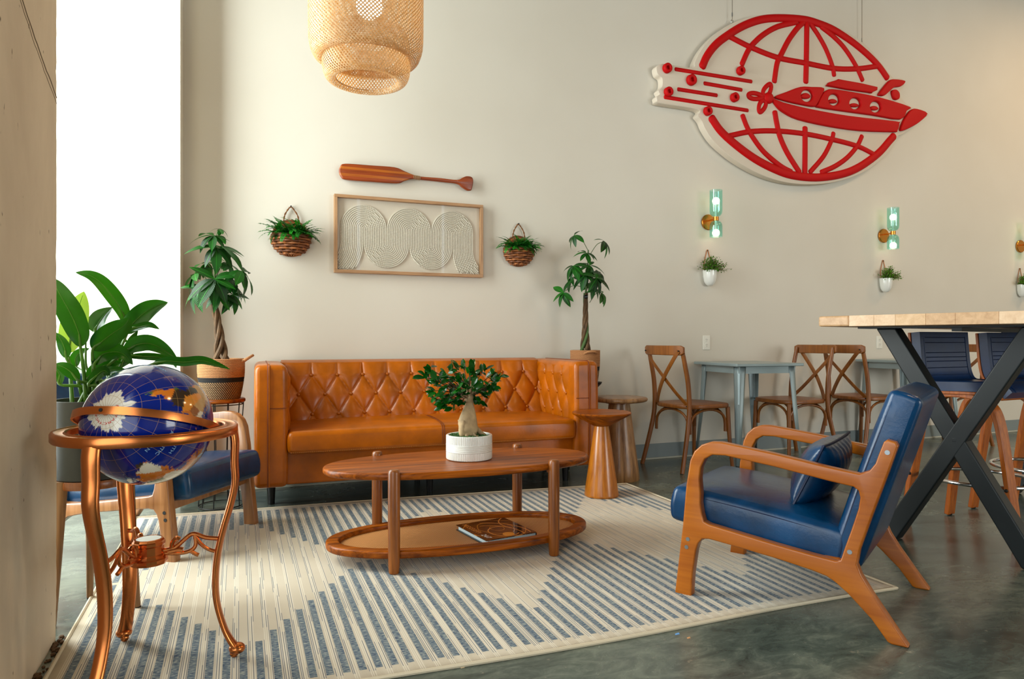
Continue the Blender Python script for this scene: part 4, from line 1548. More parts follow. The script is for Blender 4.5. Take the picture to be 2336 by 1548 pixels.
def peace_lily():
    cx, cy = -0.471, 2.735
    s = thing('planter_stand', 'brown wooden plant stand with splayed legs beside the pillar', 'plant stand', (cx, cy, 0))
    for k in range(3):
        a = math.radians(-15 + 120 * k)
        ca, sa = math.cos(a), math.sin(a)
        l = MB().tube([(0.142 * ca, 0.142 * sa, 0.006), (0.128 * ca, 0.128 * sa, 0.2), (0.112 * ca, 0.112 * sa, 0.468)], [0.011, 0.014, 0.019], 12).build('leg', M_PALEWOOD, s)
        MB().lathe([(0.0105, 0.0), (0.0115, 0.010)], 10, (0.1425 * ca, 0.1425 * sa, 0)).build('foot_cap', M_BLACK, l)
    MB().lathe([(0.0001, 0.440), (0.118, 0.440), (0.121, 0.445), (0.121, 0.464), (0.118, 0.468), (0.0001, 0.468)], 40).build('platform', M_TEAKZ, s, angle=50)
    pt = thing('planter_pot', 'tall dark grey round planter pot on the wooden stand by the pillar', 'plant pot', (cx, cy, 0.468))
    MB().lathe([(0.0001, 0.002), (0.116, 0.002), (0.119, 0.006), (0.128, 0.262), (0.126, 0.266), (0.120, 0.266), (0.117, 0.23)], 44).build('pot', plain('grey_pot', rgb(50, 54, 52), 0.6, bump_scale=120, bump_str=0.06), pt, angle=50)
    MB().lathe([(0.0001, 0.235), (0.118, 0.232)], 30).build('soil', M_SOIL, pt)
    t = thing('peace_lily', 'leafy green peace lily with broad leaves in the grey pot by the pillar', 'potted plant', (cx, cy, 0.70))
    inv = Matrix.Translation((-cx, -cy, -0.70))
    S = 410 / 1923.0

    def z5(X, Y, y):
        return inv @ at(110 + X * S, 600 + Y * S, y)
    def px2m(w, y):
        return w * S * (y * 0.87) / FPX * 1.05
    toC = Vector((0.2, -1, 0.05))
    L = [
        # stem base (zoom), leaf base, mid..., tip ; depth y ; width ; material ; facing
        ((330, 1440), [(825, 660), (790, 520), (690, 360), (560, 210), (440, 130), (292, 98)], 2.86, 175, M_LILY, (0.5, -1, 0.3), 0.3),
        ((250, 1450), [(345, 900), (330, 760), (250, 560), (150, 380), (70, 240), (0, 150)], 2.64, 235, M_LILY, (0.1, -1, 0.1), 0.15),
        ((180, 1450), [(212, 970), (240, 800), (290, 600), (340, 430), (383, 303)], 2.80, 240, M_LILYLIT, (0.2, -1, 0.0), 0.2),
        ((300, 1450), [(500, 745), (530, 660), (590, 570), (690, 470)], 2.90, 235, M_LILY, (-0.6, -1, 0.5), 0.35),
        ((400, 1450), [(840, 760), (900, 650), (1030, 530), (1160, 460), (1280, 420)], 2.82, 215, M_LILY, (0.3, -1, 0.5), 0.3),
        ((340, 1450), [(475, 930), (560, 850), (690, 750), (820, 660), (875, 575)], 2.62, 235, M_LILY, (-0.1, -1, -0.15), 0.2),
        ((420, 1450), [(860, 720), (960, 690), (1080, 665), (1190, 705)], 2.75, 95, M_LILY, (0.0, -1, 0.7), 0.3),
        ((430, 1450), [(800, 960), (930, 880), (1080, 860), (1240, 930), (1385, 1032)], 2.66, 190, M_LILY, (0.3, -1, 0.45), 0.25),
        ((440, 1450), [(830, 1000), (1000, 1000), (1180, 1010), (1330, 1045), (1370, 1120)], 2.72, 95, M_LILY, (0.1, -1, 0.7), 0.2),
        ((440, 1450), [(1100, 1085), (1260, 1050), (1450, 1060), (1640, 1045), (1800, 1085), (1945, 1135)], 2.55, 125, M_LILY, (0.1, -0.9, 0.7), 0.25),
        ((160, 1450), [(195, 1020), (180, 930), (140, 830), (80, 740)], 2.66, 110, M_LILY, (0.3, -1, 0.0), 0.15),
        ((240, 1450), [(330, 1260), (250, 1170), (160, 1110), (60, 1080)], 2.62, 130, M_LILY, (0.0, -1, 0.4), 0.15),
        ((290, 1440), [(300, 1110), (290, 1030), (340, 960), (440, 910)], 2.85, 110, M_LILY, (0.0, -1, 0.5), 0.3),
        ((350, 1450), [(490, 1090), (560, 990), (680, 950), (800, 970), (905, 1085)], 2.64, 190, M_LILY, (0.1, -1, 0.3), 0.3),
        ((360, 1450), [(410, 1250), (510, 1140), (640, 1080), (790, 1060)], 2.70, 135, M_LILY, (0.0, -1, 0.3), 0.2),
        ((390, 1450), [(560, 1200), (680, 1100), (800, 1060), (900, 1050)], 2.78, 140, M_LILY, (0.2, -1, 0.4), 0.2),
        ((380, 1450), [(520, 1230), (620, 1170), (720, 1140), (840, 1140)], 2.62, 100, M_LILY, (0.0, -1, 0.9), 0.2),
        ((300, 1450), [(640, 900), (700, 860), (760, 830), (850, 830)], 2.88, 120, M_LILY, (0.2, -1, 0.2), 0.2),
        ((150, 1450), [(130, 1300), (120, 1200), (80, 1130), (20, 1060)], 2.70, 90, M_LILY, (0.2, -1, 0.1), 0.2),
        ((420, 1450), [(430, 1300), (520, 1200), (600, 1150), (660, 1200)], 2.60, 120, M_LILY, (0.0, -1, 0.5), 0.2),
        ((410, 1450), [(870, 1000), (880, 900), (890, 820), (960, 720)], 2.80, 100, M_LILY, (0.6, -1, 0.0), 0.3),
        ((330, 1450), [(405, 1100), (402, 900), (405, 790), (409, 690)], 2.74, 16, M_LILY, (0.0, -1, 0.0), 0.2),
    ]
    rnd = random.Random(4)
    for (sb, pts, y, w, mat, face, fold) in L:
        path = [z5(X, Y, y) for X, Y in pts]
        st = Vector((rnd.uniform(-0.07, 0.07), rnd.uniform(-0.06, 0.05), 0.0))
        b0 = path[0]
        mid = st.lerp(b0, 0.5) + Vector((0, 0, 0.03))
        sm = MB().tube(catmull([st, mid, b0, path[1]], 6), [0.0075 - 0.0045 * i / 18 for i in range(19)], 8).build('stem', M_LILYSTEM, t)
        ribbon_leaf('leaf', path, px2m(w, y), mat, face, t, fold, ripple=0.05)
    return t


peace_lily()


# ---------------------------------------------------------------- ficus bonsai in the ribbed white pot
def bonsai():
    x, y, z = 0.957, 2.925, 0.405
    pt = thing('bonsai_pot', 'white ribbed ceramic pot on the oval coffee table', 'plant pot', (x, y, z))
    H, R = 0.110, 0.1035
    n = 240

    def fn(r, zz, a):
        k = int(round(a / (2 * PI) * n)) % 3
        return r - (0.0022 if k == 0 and r > 0.09 else 0)
    MB().lathe([(0.0001, 0.001), (R - 0.006, 0.001), (R - 0.001, 0.004), (R, 0.008), (R, 0.036)], n, fn=fn).build('ribbed_band', M_WHITEC, pt, angle=20)
    MB().lathe([(R, 0.072), (R, H - 0.004), (R - 0.002, H - 0.001), (R - 0.007, H), (R - 0.012, H - 0.002), (R - 0.013, H - 0.03)], n, fn=lambda r, zz, a: fn(r, zz, a) if zz < H - 0.003 and r > R - 0.005 else r).build('ribbed_band', M_WHITEC, pt, angle=20)
    prof = []
    for i in range(5):
        z0 = 0.036 + i * 0.0072
        prof += [(R - 0.002, z0), (R + 0.001, z0 + 0.0022), (R + 0.001, z0 + 0.005), (R - 0.002, z0 + 0.0072)]
    MB().lathe(prof, 64).build('ring_band', M_WHITEC, pt, angle=20)
    MB().lathe([(0.0001, 0.101), (R - 0.012, 0.096)], 30).build('soil', M_SOIL, pt)
    t = thing('ficus_bonsai', 'small ficus bonsai with swollen trunk in the white ribbed pot', 'bonsai', (x, y, z))
    rnd = random.Random(9)
    mm = MB()
    for i in range(240):
        a, r = rnd.uniform(0, 2 * PI), 0.086 * math.sqrt(rnd.random())
        mm.sphere((r * math.cos(a), r * math.sin(a), 0.1 + rnd.uniform(0, 0.006)), rnd.uniform(0.003, 0.008), 6, 4, (1, 1, 0.7))
    mo = mm.build('moss', plain('moss', rgb(54, 92, 40), 0.95, bump_scale=200, bump_str=0.5, vary=0.4), t)
    mo['kind'] = 'stuff'
    M_FTRUNK = plain('ficus_bark', rgb(168, 142, 104), 0.75, bump_scale=26, bump_str=0.5, vary=0.3)
    # one continuous trunk grown from a skeleton
    me = bpy.data.meshes.new('trunk')
    V = [(0.002, 0, 0.255), (0.0, 0, 0.225), (-0.004, 0, 0.185), (-0.006, 0, 0.150), (-0.004, 0, 0.118), (0.0, 0, 0.100),
         (-0.030, -0.012, 0.165), (-0.036, -0.016, 0.13), (-0.037, -0.018, 0.095),
         (0.030, -0.004, 0.135), (0.055, -0.006, 0.112), (0.080, -0.004, 0.100),
         (-0.02, -0.03, 0.112), (-0.028, -0.045, 0.096), (0.014, -0.034, 0.112), (0.022, -0.05, 0.096),
         (0.02, 0.01, 0.285), (0.045, 0.0, 0.31), (0.075, -0.01, 0.33),
         (-0.02, 0.005, 0.285), (-0.06, -0.005, 0.305), (-0.1, 0, 0.32),
         (0.005, -0.02, 0.30), (0.0, -0.04, 0.34), (0.0, 0.03, 0.32)]
    E = [(0, 1), (1, 2), (2, 3), (3, 4), (4, 5), (2, 6), (6, 7), (7, 8), (4, 9), (9, 10), (10, 11), (4, 12), (12, 13), (4, 14), (14, 15), (0, 16), (16, 17), (17, 18), (0, 19), (19, 20), (20, 21), (0, 22), (22, 23), (0, 24)]
    RR = [0.018, 0.020, 0.033, 0.047, 0.042, 0.03, 0.021, 0.022, 0.014, 0.016, 0.010, 0.006, 0.012, 0.006, 0.012, 0.006, 0.011, 0.008, 0.005, 0.011, 0.008, 0.005, 0.010, 0.006, 0.008]
    me.from_pydata(V, E, [])
    tr = bpy.data.objects.new('trunk', me)
    link(tr, t)
    sk = tr.modifiers.new('skin', 'SKIN')
    for i, r in enumerate(RR):
        me.skin_vertices[0].data[i].radius = (r, r)
    me.skin_vertices[0].data[1].use_root = True
    sk.use_smooth_shade = True
    sb = tr.modifiers.new('sub', 'SUBSURF')
    sb.levels = 2
    sb.render_levels = 2
    me.materials.append(M_FTRUNK)
    leaves = [leaf_mesh('leaf', L, W, M_FICUS, dr, 0.15, 5, 0.55) for L, W, dr in ((0.050, 0.027, 0.15), (0.046, 0.026, 0.3), (0.054, 0.026, 0.05))]
    S = 240 / 1429.0

    def zb(X, Y, dy):
        return at(940 + X * S, 810 + Y * S, y + dy) - Vector((x, y, z))
    tw = [(260, 200, 0), (170, 300, 0.02), (290, 330, -0.03), (540, 190, 0.02), (470, 280, -0.04), (400, 340, 0), (800, 140, 0), (780, 230, -0.05), (640, 270, 0.03), (660, 330, -0.06), (900, 250, 0.02), (960, 220, -0.02), (1080, 270, 0.02), (1170, 290, 0), (1120, 360, -0.03), (1040, 440, 0), (1100, 450, 0.03), (970, 380, -0.05), (840, 430, -0.08), (740, 430, -0.05), (560, 400, 0.02), (600, 480, -0.08), (480, 460, -0.03), (340, 420, 0.02), (300, 480, -0.02), (420, 540, -0.06), (330, 600, 0), (400, 640, -0.03), (460, 690, -0.04), (540, 620, -0.07), (630, 580, -0.06), (700, 520, -0.07), (680, 620, -0.02), (560, 690, 0.0), (520, 570, 0.03), (860, 560, -0.03), (900, 620, 0.01), (950, 520, -0.03), (990, 480, 0.03), (740, 340, 0.06), (850, 330, 0.06), (700, 180, 0.04), (580, 330, 0.06), (920, 450, 0.06), (640, 420, 0.06)]
    for (X, Y, dy) in tw:
        c = zb(X, Y, dy)
        d0 = (c - Vector((0, 0, 0.29))).normalized()
        for i in range(6):
            d = (d0 * 0.8 + Vector((rnd.gauss(0, 0.6), rnd.gauss(0, 0.6), rnd.gauss(0.1, 0.5)))).normalized()
            p = c + Vector((rnd.gauss(0, 0.010), rnd.gauss(0, 0.010), rnd.gauss(0, 0.008)))
            place_mesh('leaf', rnd.choice(leaves), t, orient(p - d * 0.012, d, Vector((rnd.gauss(0, .4), rnd.gauss(-0.5, .4), 1)), rnd.uniform(0.75, 1.1)))
        MB().tube(catmull([Vector((0, 0, 0.28)).lerp(c, 0.35), c * 0.7 + Vector((0, 0, 0.09)), c], 3), [0.0028, 0.0026, 0.0024, 0.0022, 0.002, 0.0016, 0.0014], 5).build('twig', M_BARK, t)
    return t


bonsai()

# ================================================================== woven pendant lamp
def weave(prof, n, w, th, turn, mat_name):
    """two layers of slanting bamboo strips over a surface of revolution"""
    b = MB()
    L = [0.0]
    for (r0, z0), (r1, z1) in zip(prof, prof[1:]):
        L.append(L[-1] + math.hypot(r1 - r0, z1 - z0))
    m = len(prof)
    for sgn in (-1, 1):
        for k in range(n):
            vs, fs = [], []
            ph = 2 * PI * k / n
            for i, (r, z) in enumerate(prof):
                a = ph + sgn * turn * L[i] / 0.24
                rr = r + sgn * th * 0.5
                da = w / 2 / max(0.05, 0.24) * (1.0)
                vs += [(rr * math.cos(a - da), rr * math.sin(a - da), z), (rr * math.cos(a + da), rr * math.sin(a + da), z)]
            for i in range(m - 1):
                fs.append((2 * i, 2 * i + 1, 2 * i + 3, 2 * i + 2))
            b.add(vs, fs)
    return b


def smooth_prof(p, k=5):
    return [(q.x, q.y) for q in catmull([(a, c, 0) for a, c in p], k)]


def pendant():
    x, y = 0.50, 2.93
    t = thing('pendant_lamp', 'large woven bamboo pendant lamp of two tiers hanging over the table', 'pendant lamp', (x, y, 0))
    m, nt, p = new_mat('bamboo_strip')
    v = coords(nt)
    n1 = noise(nt, v, 60.0, 2)
    nt.links.new(ramp(nt, n1, [(0.3, rgb(206, 164, 106)), (0.7, rgb(238, 208, 160))]), p.inputs['Base Color'])
    setp(p, rough=0.5)
    tl = N(nt, 'ShaderNodeBsdfTranslucent')
    tl.inputs[0].default_value = rgb(240, 170, 70)
    mx = N(nt, 'ShaderNodeMixShader')
    mx.inputs[0].default_value = 0.22
    nt.links.new(p.outputs[0], mx.inputs[1])
    nt.links.new(tl.outputs[0], mx.inputs[2])
    nt.links.new(mx.outputs[0], nt.nodes['Material Output'].inputs[0])
    outer = smooth_prof([(0.10, 2.80), (0.18, 2.79), (0.228, 2.74), (0.238, 2.62), (0.24, 2.46), (0.24, 2.32), (0.239, 2.22), (0.234, 2.175), (0.220, 2.138), (0.198, 2.122), (0.178, 2.128), (0.168, 2.15)], 4)
    inner = smooth_prof([(0.172, 2.24), (0.178, 2.20), (0.182, 2.15), (0.184, 2.11), (0.181, 2.075), (0.171, 2.048), (0.152, 2.034), (0.134, 2.036), (0.128, 2.050)], 4)
    for nm, pr, nn, ww in (('upper_shade', outer, 96, 0.0078), ('lower_shade', inner, 80, 0.0078)):
        o = weave(pr, nn, ww, 0.0016, 1.0, 'bamboo').build(nm, m, t, angle=80)
        o['kind'] = 'stuff'
    for r, z in ((0.129, 2.049), (0.168, 2.150)):
        MB().tube([(r * math.cos(2 * PI * j / 60), r * math.sin(2 * PI * j / 60), z) for j in range(60)], 0.0022, 6, closed=True).build('rim_hoop', m, t)
    bl = MB().sphere((0.012, 0, 2.362), 0.056, 24, 16).build('bulb', emit('bulb_glow', (1.0, 0.93, 0.80, 1), 5.0), t)
    MB().lathe([(0.022, 2.415), (0.024, 2.43), (0.022, 2.50), (0.012, 2.52)], 20, (0.012, 0, 0)).build('socket', M_BLACK, t)
    MB().tube([(0.012, 0, 2.52), (0.012, 0, ZC)], 0.004, 8).build('cord', M_BLACK, t)
    d = bpy.data.lights.new('bulb_light', 'POINT')
    d.energy = 1.6
    d.color = (1.0, 0.78, 0.48)
    d.shadow_soft_size = 0.058
    l = bpy.data.objects.new('bulb_light', d)
    link(l, t)
    l.location = (0.012, 0, 2.362)
    return t


pendant()


# ================================================================== framed rope art
def rope_art():
    x0, x1, z0, z1 = 0.567, 1.589, 1.376, 1.886
    cx, cz = (x0 + x1) / 2, (z0 + z1) / 2
    W, H = x1 - x0, z1 - z0
    t = thing('framed_rope_art', 'framed cream rope artwork with looping waves above the sofa', 'wall art', (cx, YW, cz))
    FWD = 0.020
    Y0 = -0.042
    f = MB()
    for (c, s, nm) in (((0, Y0 / 2, H / 2 - FWD / 2), (W, -Y0, FWD), 'h'), ((0, Y0 / 2, -H / 2 + FWD / 2), (W, -Y0, FWD), 'h')):
        MB().box(c, s).build('frame_rail', M_FRAMEW, t, smooth=False, bevel=0.0015)
    for sx in (-1, 1):
        MB().box((sx * (W / 2 - FWD / 2), Y0 / 2, 0), (FWD, -Y0, H - 2 * FWD)).build('frame_rail', wood_v, t, smooth=False, bevel=0.0015)
    MB().box((0, -0.006, 0), (W - 2 * FWD, 0.008, H - 2 * FWD)).build('backing', plain('linen_backing', rgb(224, 214, 196), 0.9, bump_scale=300, bump_str=0.2, vary=0.04), t, smooth=False)
    # ropes
    mr, nt, p = new_mat('cotton_rope')
    uv = N(nt, 'ShaderNodeUVMap')
    setp(p, base=rgb(226, 218, 200), rough=0.9, spec=0.1)
    v = coords(nt, (1, 1, 1))
    wv = N(nt, 'ShaderNodeTexWave')
    wv.bands_direction = 'DIAGONAL'
    wv.inputs['Scale'].default_value = 62.0
    nt.links.new(v, wv.inputs[0])
    nt.links.new(ramp(nt, wv.outputs[1], [(0.15, rgb(188, 178, 156)), (0.5, rgb(240, 234, 218))]), p.inputs['Base Color'])
    bump(nt, p, wv.outputs[1], 0.6, 0.002)
    # pivots measured on the wall
    S = 380 / 2336.0

    def zz(X, Y):
        q = at(740 + X * S, 430 + Y * S, YW - 0.02)
        return (q.x - cx, q.z - cz)
    tops = [zz(555, 535), zz(1190, 580), zz(1800, 635)]
    bots = [zz(880, 790), zz(1500, 830)]
    xs = [tops[0][0], bots[0][0], tops[1][0], bots[1][0], tops[2][0]]
    sp = (xs[-1] - xs[0]) / 4
    px = [xs[0] + sp * i for i in range(5)]
    zt = sum(q[1] for q in tops) / 3
    zb = sum(q[1] for q in bots) / 2
    NR = 13
    xl, xr, zl, zh = -W / 2 + FWD + 0.002, W / 2 - FWD - 0.002, -H / 2 + FWD + 0.002, H / 2 - FWD
    rr = sp / NR / 2 * 0.98
    for k in range(NR):
        tt = (k + 0.5) / NR * sp              # distance from the pivot side of the first top turn
        pts = []
        # left tail: sweeps down to the left corner
        xa = px[0] - tt
        Rb = 0.16 + (sp - tt) * 1.0
        tail = []
        zc0 = zb + 0.01
        for i in range(16):
            a = i / 15 * math.radians(62)
            tail.append((xa - Rb * (1 - math.cos(a)), zc0 - Rb * math.sin(a)))
        e = tail[-1]
        for i in range(1, 8):
            tail.append((e[0] - 0.03 * i * math.sin(math.radians(62)), e[1] - 0.03 * i * math.cos(math.radians(62))))
        pts += tail[::-1]
        for j in range(5):
            if j % 2 == 0:
                r = tt if True else 0
                cxp, cz_ = px[j], zt
                R = tt if j % 4 == 0 or True else sp - tt
                R = tt
                for i in range(25):
                    a = PI - PI * i / 24
                    pts.append((cxp + R * math.cos(a), cz_ + R * math.sin(a)))
            else:
                R = sp - tt
                for i in range(25):
                    a = PI + PI * i / 24
                    pts.append((px[j] + R * math.cos(a), zb + R * math.sin(a)))
        xa = px[4] + tt
        Rb = 0.16 + (sp - tt) * 1.0
        tail = []
        for i in range(16):
            a = i / 15 * math.radians(62)
            tail.append((xa + Rb * (1 - math.cos(a)), zc0 - 0.02 - Rb * math.sin(a)))
        e = tail[-1]
        for i in range(1, 8):
            tail.append((e[0] + 0.03 * i * math.sin(math.radians(62)), e[1] - 0.03 * i * math.cos(math.radians(62))))
        pts += tail
        ins = [q for q in pts if xl < q[0] < xr and zl < q[1] < zh]
        MB().tube([(a, -0.010 - rr * 0.8, c) for a, c in ins], rr, 8).build('rope', mr, t)
    MB().box((0, Y0 + 0.006, 0), (W - 2 * FWD, 0.002, H - 2 * FWD)).build('glass', M_GLASS, t, smooth=False)
    return t


wood_v = wood('oak_frame_upright', rgb(146, 106, 70), rgb(190, 148, 106), 'Z', 2.2, 0.5, 0.1)
rope_art()


# ================================================================== paddle
def paddle():
    S = 900 / 2336.0
    pts = [(553, 108), (560, 78), (590, 61), (740, 71), (880, 82), (940, 105), (985, 124), (1035, 137), (1150, 146), (1250, 157), (1285, 143), (1310, 135), (1338, 141), (1347, 165), (1338, 213), (1325, 221), (1308, 218), (1280, 200), (1250, 180), (1150, 168), (1035, 156), (985, 152), (940, 164), (895, 178), (740, 168), (600, 157), (568, 143)]
    W = [at(560 + X * S, 350 + Y * S, YW - 0.03) for X, Y in pts]
    c = (1.06, 2.037)
    t = thing('wooden_paddle', 'striped wooden canoe paddle hung flat above the framed rope art', 'paddle', (c[0], YW - 0.03, c[1]))
    M = Matrix(((1, 0, 0, 0), (0, 0, -1, 0), (0, 1, 0, 0), (0, 0, 0, 1)))
    m, nt, p = new_mat('striped_paddle_wood')
    v = coords(nt)
    sp = N(nt, 'ShaderNodeSeparateXYZ')
    nt.links.new(v, sp.inputs[0])
    z = sp.outputs[2]
    # two pale inlaid strips along the blade
    s1 = mth(nt, 'LESS_THAN', mth(nt, 'ABSOLUTE', mth(nt, 'SUBTRACT', z, 0.022)), 0.008)
    s2 = mth(nt, 'LESS_THAN', mth(nt, 'ABSOLUTE', mth(nt, 'SUBTRACT', z, -0.022)), 0.008)
    st = mth(nt, 'MULTIPLY', mth(nt, 'MAXIMUM', s1, s2), mth(nt, 'LESS_THAN', sp.outputs[0], 0.05))
    gn = noise(nt, coords(nt, (4, 60, 90)), 1.0, 3)
    col = mixc(nt, st, ramp(nt, gn, [(0.3, rgb(112, 42, 8)), (0.7, rgb(154, 66, 18))]), ramp(nt, gn, [(0.3, rgb(150, 74, 14)), (0.7, rgb(180, 100, 26))]))
    nt.links.new(col, p.inputs['Base Color'])
    setp(p, rough=0.35, coat=0.2)
    flat2d('blade_and_shaft', [cat2([(q.x - c[0], q.z - c[1]) for q in W], 4)], 0.014, 0.009, m, t, M, 3)
    a, b_ = at(560 + 990 * S, 350 + 139 * S, YW - 0.03), at(560 + 1034 * S, 350 + 146 * S, YW - 0.03)
    bb_ = MB()
    hw = 0.0235 / 2 + 0.002
    for i in range(7):
        f = (i + 0.5) / 7
        q = a.lerp(b_, f)
        ring = []
        for k in range(16):
            w = 2 * PI * k / 16
            ring.append((q.x - c[0], 0.016 * math.cos(w), q.z - c[1] + hw * 1.0 * math.sin(w)))
        bb_.tube(ring, 0.0018, 5, closed=True)
    o = bb_.build('twine_wrap', plain('twine', rgb(150, 122, 84), 0.9), t)
    for xx in (-0.3, 0.25):
        MB().tube([(xx, 0.0, 0.0), (xx, 0.03, 0)], 0.006, 8).build('peg', M_BLACK, t)


paddle()


# ================================================================== hanging fern baskets
M_WICKER = plain('wicker', rgb(150, 88, 38), 0.6, bump_scale=40, bump_str=0.2, vary=0.45)
M_WICKERD = plain('dark_wicker', rgb(112, 62, 26), 0.6, vary=0.4, bump_scale=40)
M_TWISTROPE = plain('twisted_hemp', rgb(120, 78, 40), 0.85, vary=0.4, bump_scale=120, bump_str=0.4)


def frond_mesh(L, mat, curl, rnd, np=16, wid=0.021):
    b = MB()
    spine = []
    for i in range(13):
        v = i / 12
        a = curl * v
        spine.append(Vector((0, L * (math.sin(a) / curl if curl else v), -L * ((1 - math.cos(a)) / curl) if curl else 0)))
    b.tube(spine, [0.0011 * (1 - 0.7 * i / 12) for i in range(13)], 4)
    for j in range(np):
        v = 0.08 + 0.88 * j / np
        k = v * 12
        i = min(11, int(k))
        p = spine[i].lerp(spine[i + 1], k - i)
        tg = (spine[i + 1] - spine[i]).normalized()
        up = Vector((1, 0, 0)).cross(tg)
        w = wid * math.sin(PI * min(1, v * 0.85 + 0.12)) ** 0.7
        for s in (-1, 1):
            d = (Vector((s, 0, 0)) + tg * 0.35 + up * rnd.uniform(-0.25, 0.15)).normalized()
            n = d.cross(tg).normalized()
            e = d.cross(n).normalized() * (0.0056 * (0.6 + 0.6 * math.sin(PI * v)))
            q = p + d * w
            b.add([p, p + d * w * 0.35 + e, q, p + d * w * 0.4 - e], [(0, 1, 2, 3)])
    return b.mesh('frond', mat, True, 80)


def fern_basket(cx, cz, R, label, seed, group, flabel):
    rnd = random.Random(seed)
    t = thing('wall_basket', label, 'basket', (cx, YW, cz), 0, group)
    # round woven back plate: spiral of weavers
    for i in range(8):
        r = R * (0.2 + 0.8 * (i + 0.5) / 8)
        MB().tube([(r * math.cos(2 * PI * j / 44), -0.012 + 0.004 * math.sin(j * PI), r * math.sin(2 * PI * j / 44)) for j in range(44)], R * 0.06, 6, closed=True).build('back_weaver', M_WICKERD if i % 2 else M_WICKER, t)
    # half bowl front: weavers between ribs
    zr = 0.10 * R
    nr = 8
    depth = R * 0.95

    def bowl(a, z):
        h = (zr - z) / (zr + R)
        w = math.sqrt(max(0.0, 1 - max(0, (z / R)) ** 2)) if z > 0 else math.sqrt(max(0.02, 1 - (z / R) ** 2))
        return Vector((R * w * math.cos(a), -0.012 - depth * w * math.sin(a), z))
    nw = 8
    for i in range(nw):
        z = zr - (zr + R * 0.93) * (i + 0.5) / nw
        pts = []
        for j in range(45):
            a = PI * j / 44
            p = bowl(a, z)
            k = math.sin(a * nr + (PI if i % 2 else 0))
            q = Vector((math.cos(a), -math.sin(a), 0))
            pts.append(p + q * 0.0058 * k)
        MB().tube(pts, R * 0.070, 6, squash=0.9, up=(0, 0, 1)).build('weaver', M_WICKER if i % 2 else M_WICKERD, t)
    for k in range(1, nr):
        a = PI * k / nr
        MB().tube([bowl(a, zr - (zr + R * 0.97) * i / 12) for i in range(13)], R * 0.03, 5).build('rib', M_WICKER, t)
    MB().tube([bowl(PI * j / 40, zr + 0.002) for j in range(41)], R * 0.055, 6).build('rim', M_WICKERD, t)
    # rope handle and nail
    pts = catmull([(-0.045, -0.015, R * 0.86), (-0.036, -0.018, R + 0.03), (-0.012, -0.018, R + 0.072), (0.0, -0.018, R + 0.080), (0.012, -0.018, R + 0.072), (0.04, -0.018, R + 0.03), (0.052, -0.015, R * 0.84)], 6)
    for ph in (0, PI):
        MB().tube([p + Vector((0.0028 * math.cos(i * 0.9 + ph), 0.0028 * math.sin(i * 0.9 + ph), 0.0015 * math.sin(i * 0.9 + ph))) for i, p in enumerate(pts)], 0.003, 5).build('rope_handle', M_TWISTROPE, t)
    MB().tube([(0, 0.0, R + 0.084), (0, -0.03, R + 0.085)], 0.004, 8).build('nail', M_BLACK, t)
    f = thing('fern', flabel, 'fern', (cx, YW, cz), 0, 'ferns in the wall baskets')
    kinds = [frond_mesh(0.16, M_FERN, 1.7, rnd), frond_mesh(0.14, M_FERN, 2.2, rnd), frond_mesh(0.17, M_FERN, 1.2, rnd)]
    MB().sphere((0, -0.06, 0), 0.05, 12, 6, (1.6, 0.9, 0.4)).build('soil', M_SOIL, f)
    for i in range(120):
        a = rnd.uniform(-0.15, PI + 0.15)
        el = rnd.uniform(0.35, 1.4)
        d = Vector((math.cos(a) * math.cos(el), -abs(math.sin(a)) * math.cos(el) * 0.9 - 0.05, math.sin(el)))
        base = Vector((rnd.uniform(-0.7, 0.7) * R, -0.02 - rnd.uniform(0.1, 0.75) * R, 0.012))
        place_mesh('frond', rnd.choice(kinds), f, orient(base, d, (rnd.gauss(0, .2), rnd.gauss(0, .2) - 0.2, 1), rnd.uniform(0.55, 0.98) * R / 0.118))
    return t


fern_basket(0.300, 1.585, 0.118, 'round wicker wall basket left of the framed rope art', 3, 'wicker wall baskets', 'green fern spilling from the wicker basket left of the framed art')
fern_basket(1.866, 1.578, 0.112, 'round wicker wall basket right of the framed rope art', 8, 'wicker wall baskets', 'green fern spilling from the wicker basket right of the framed art')


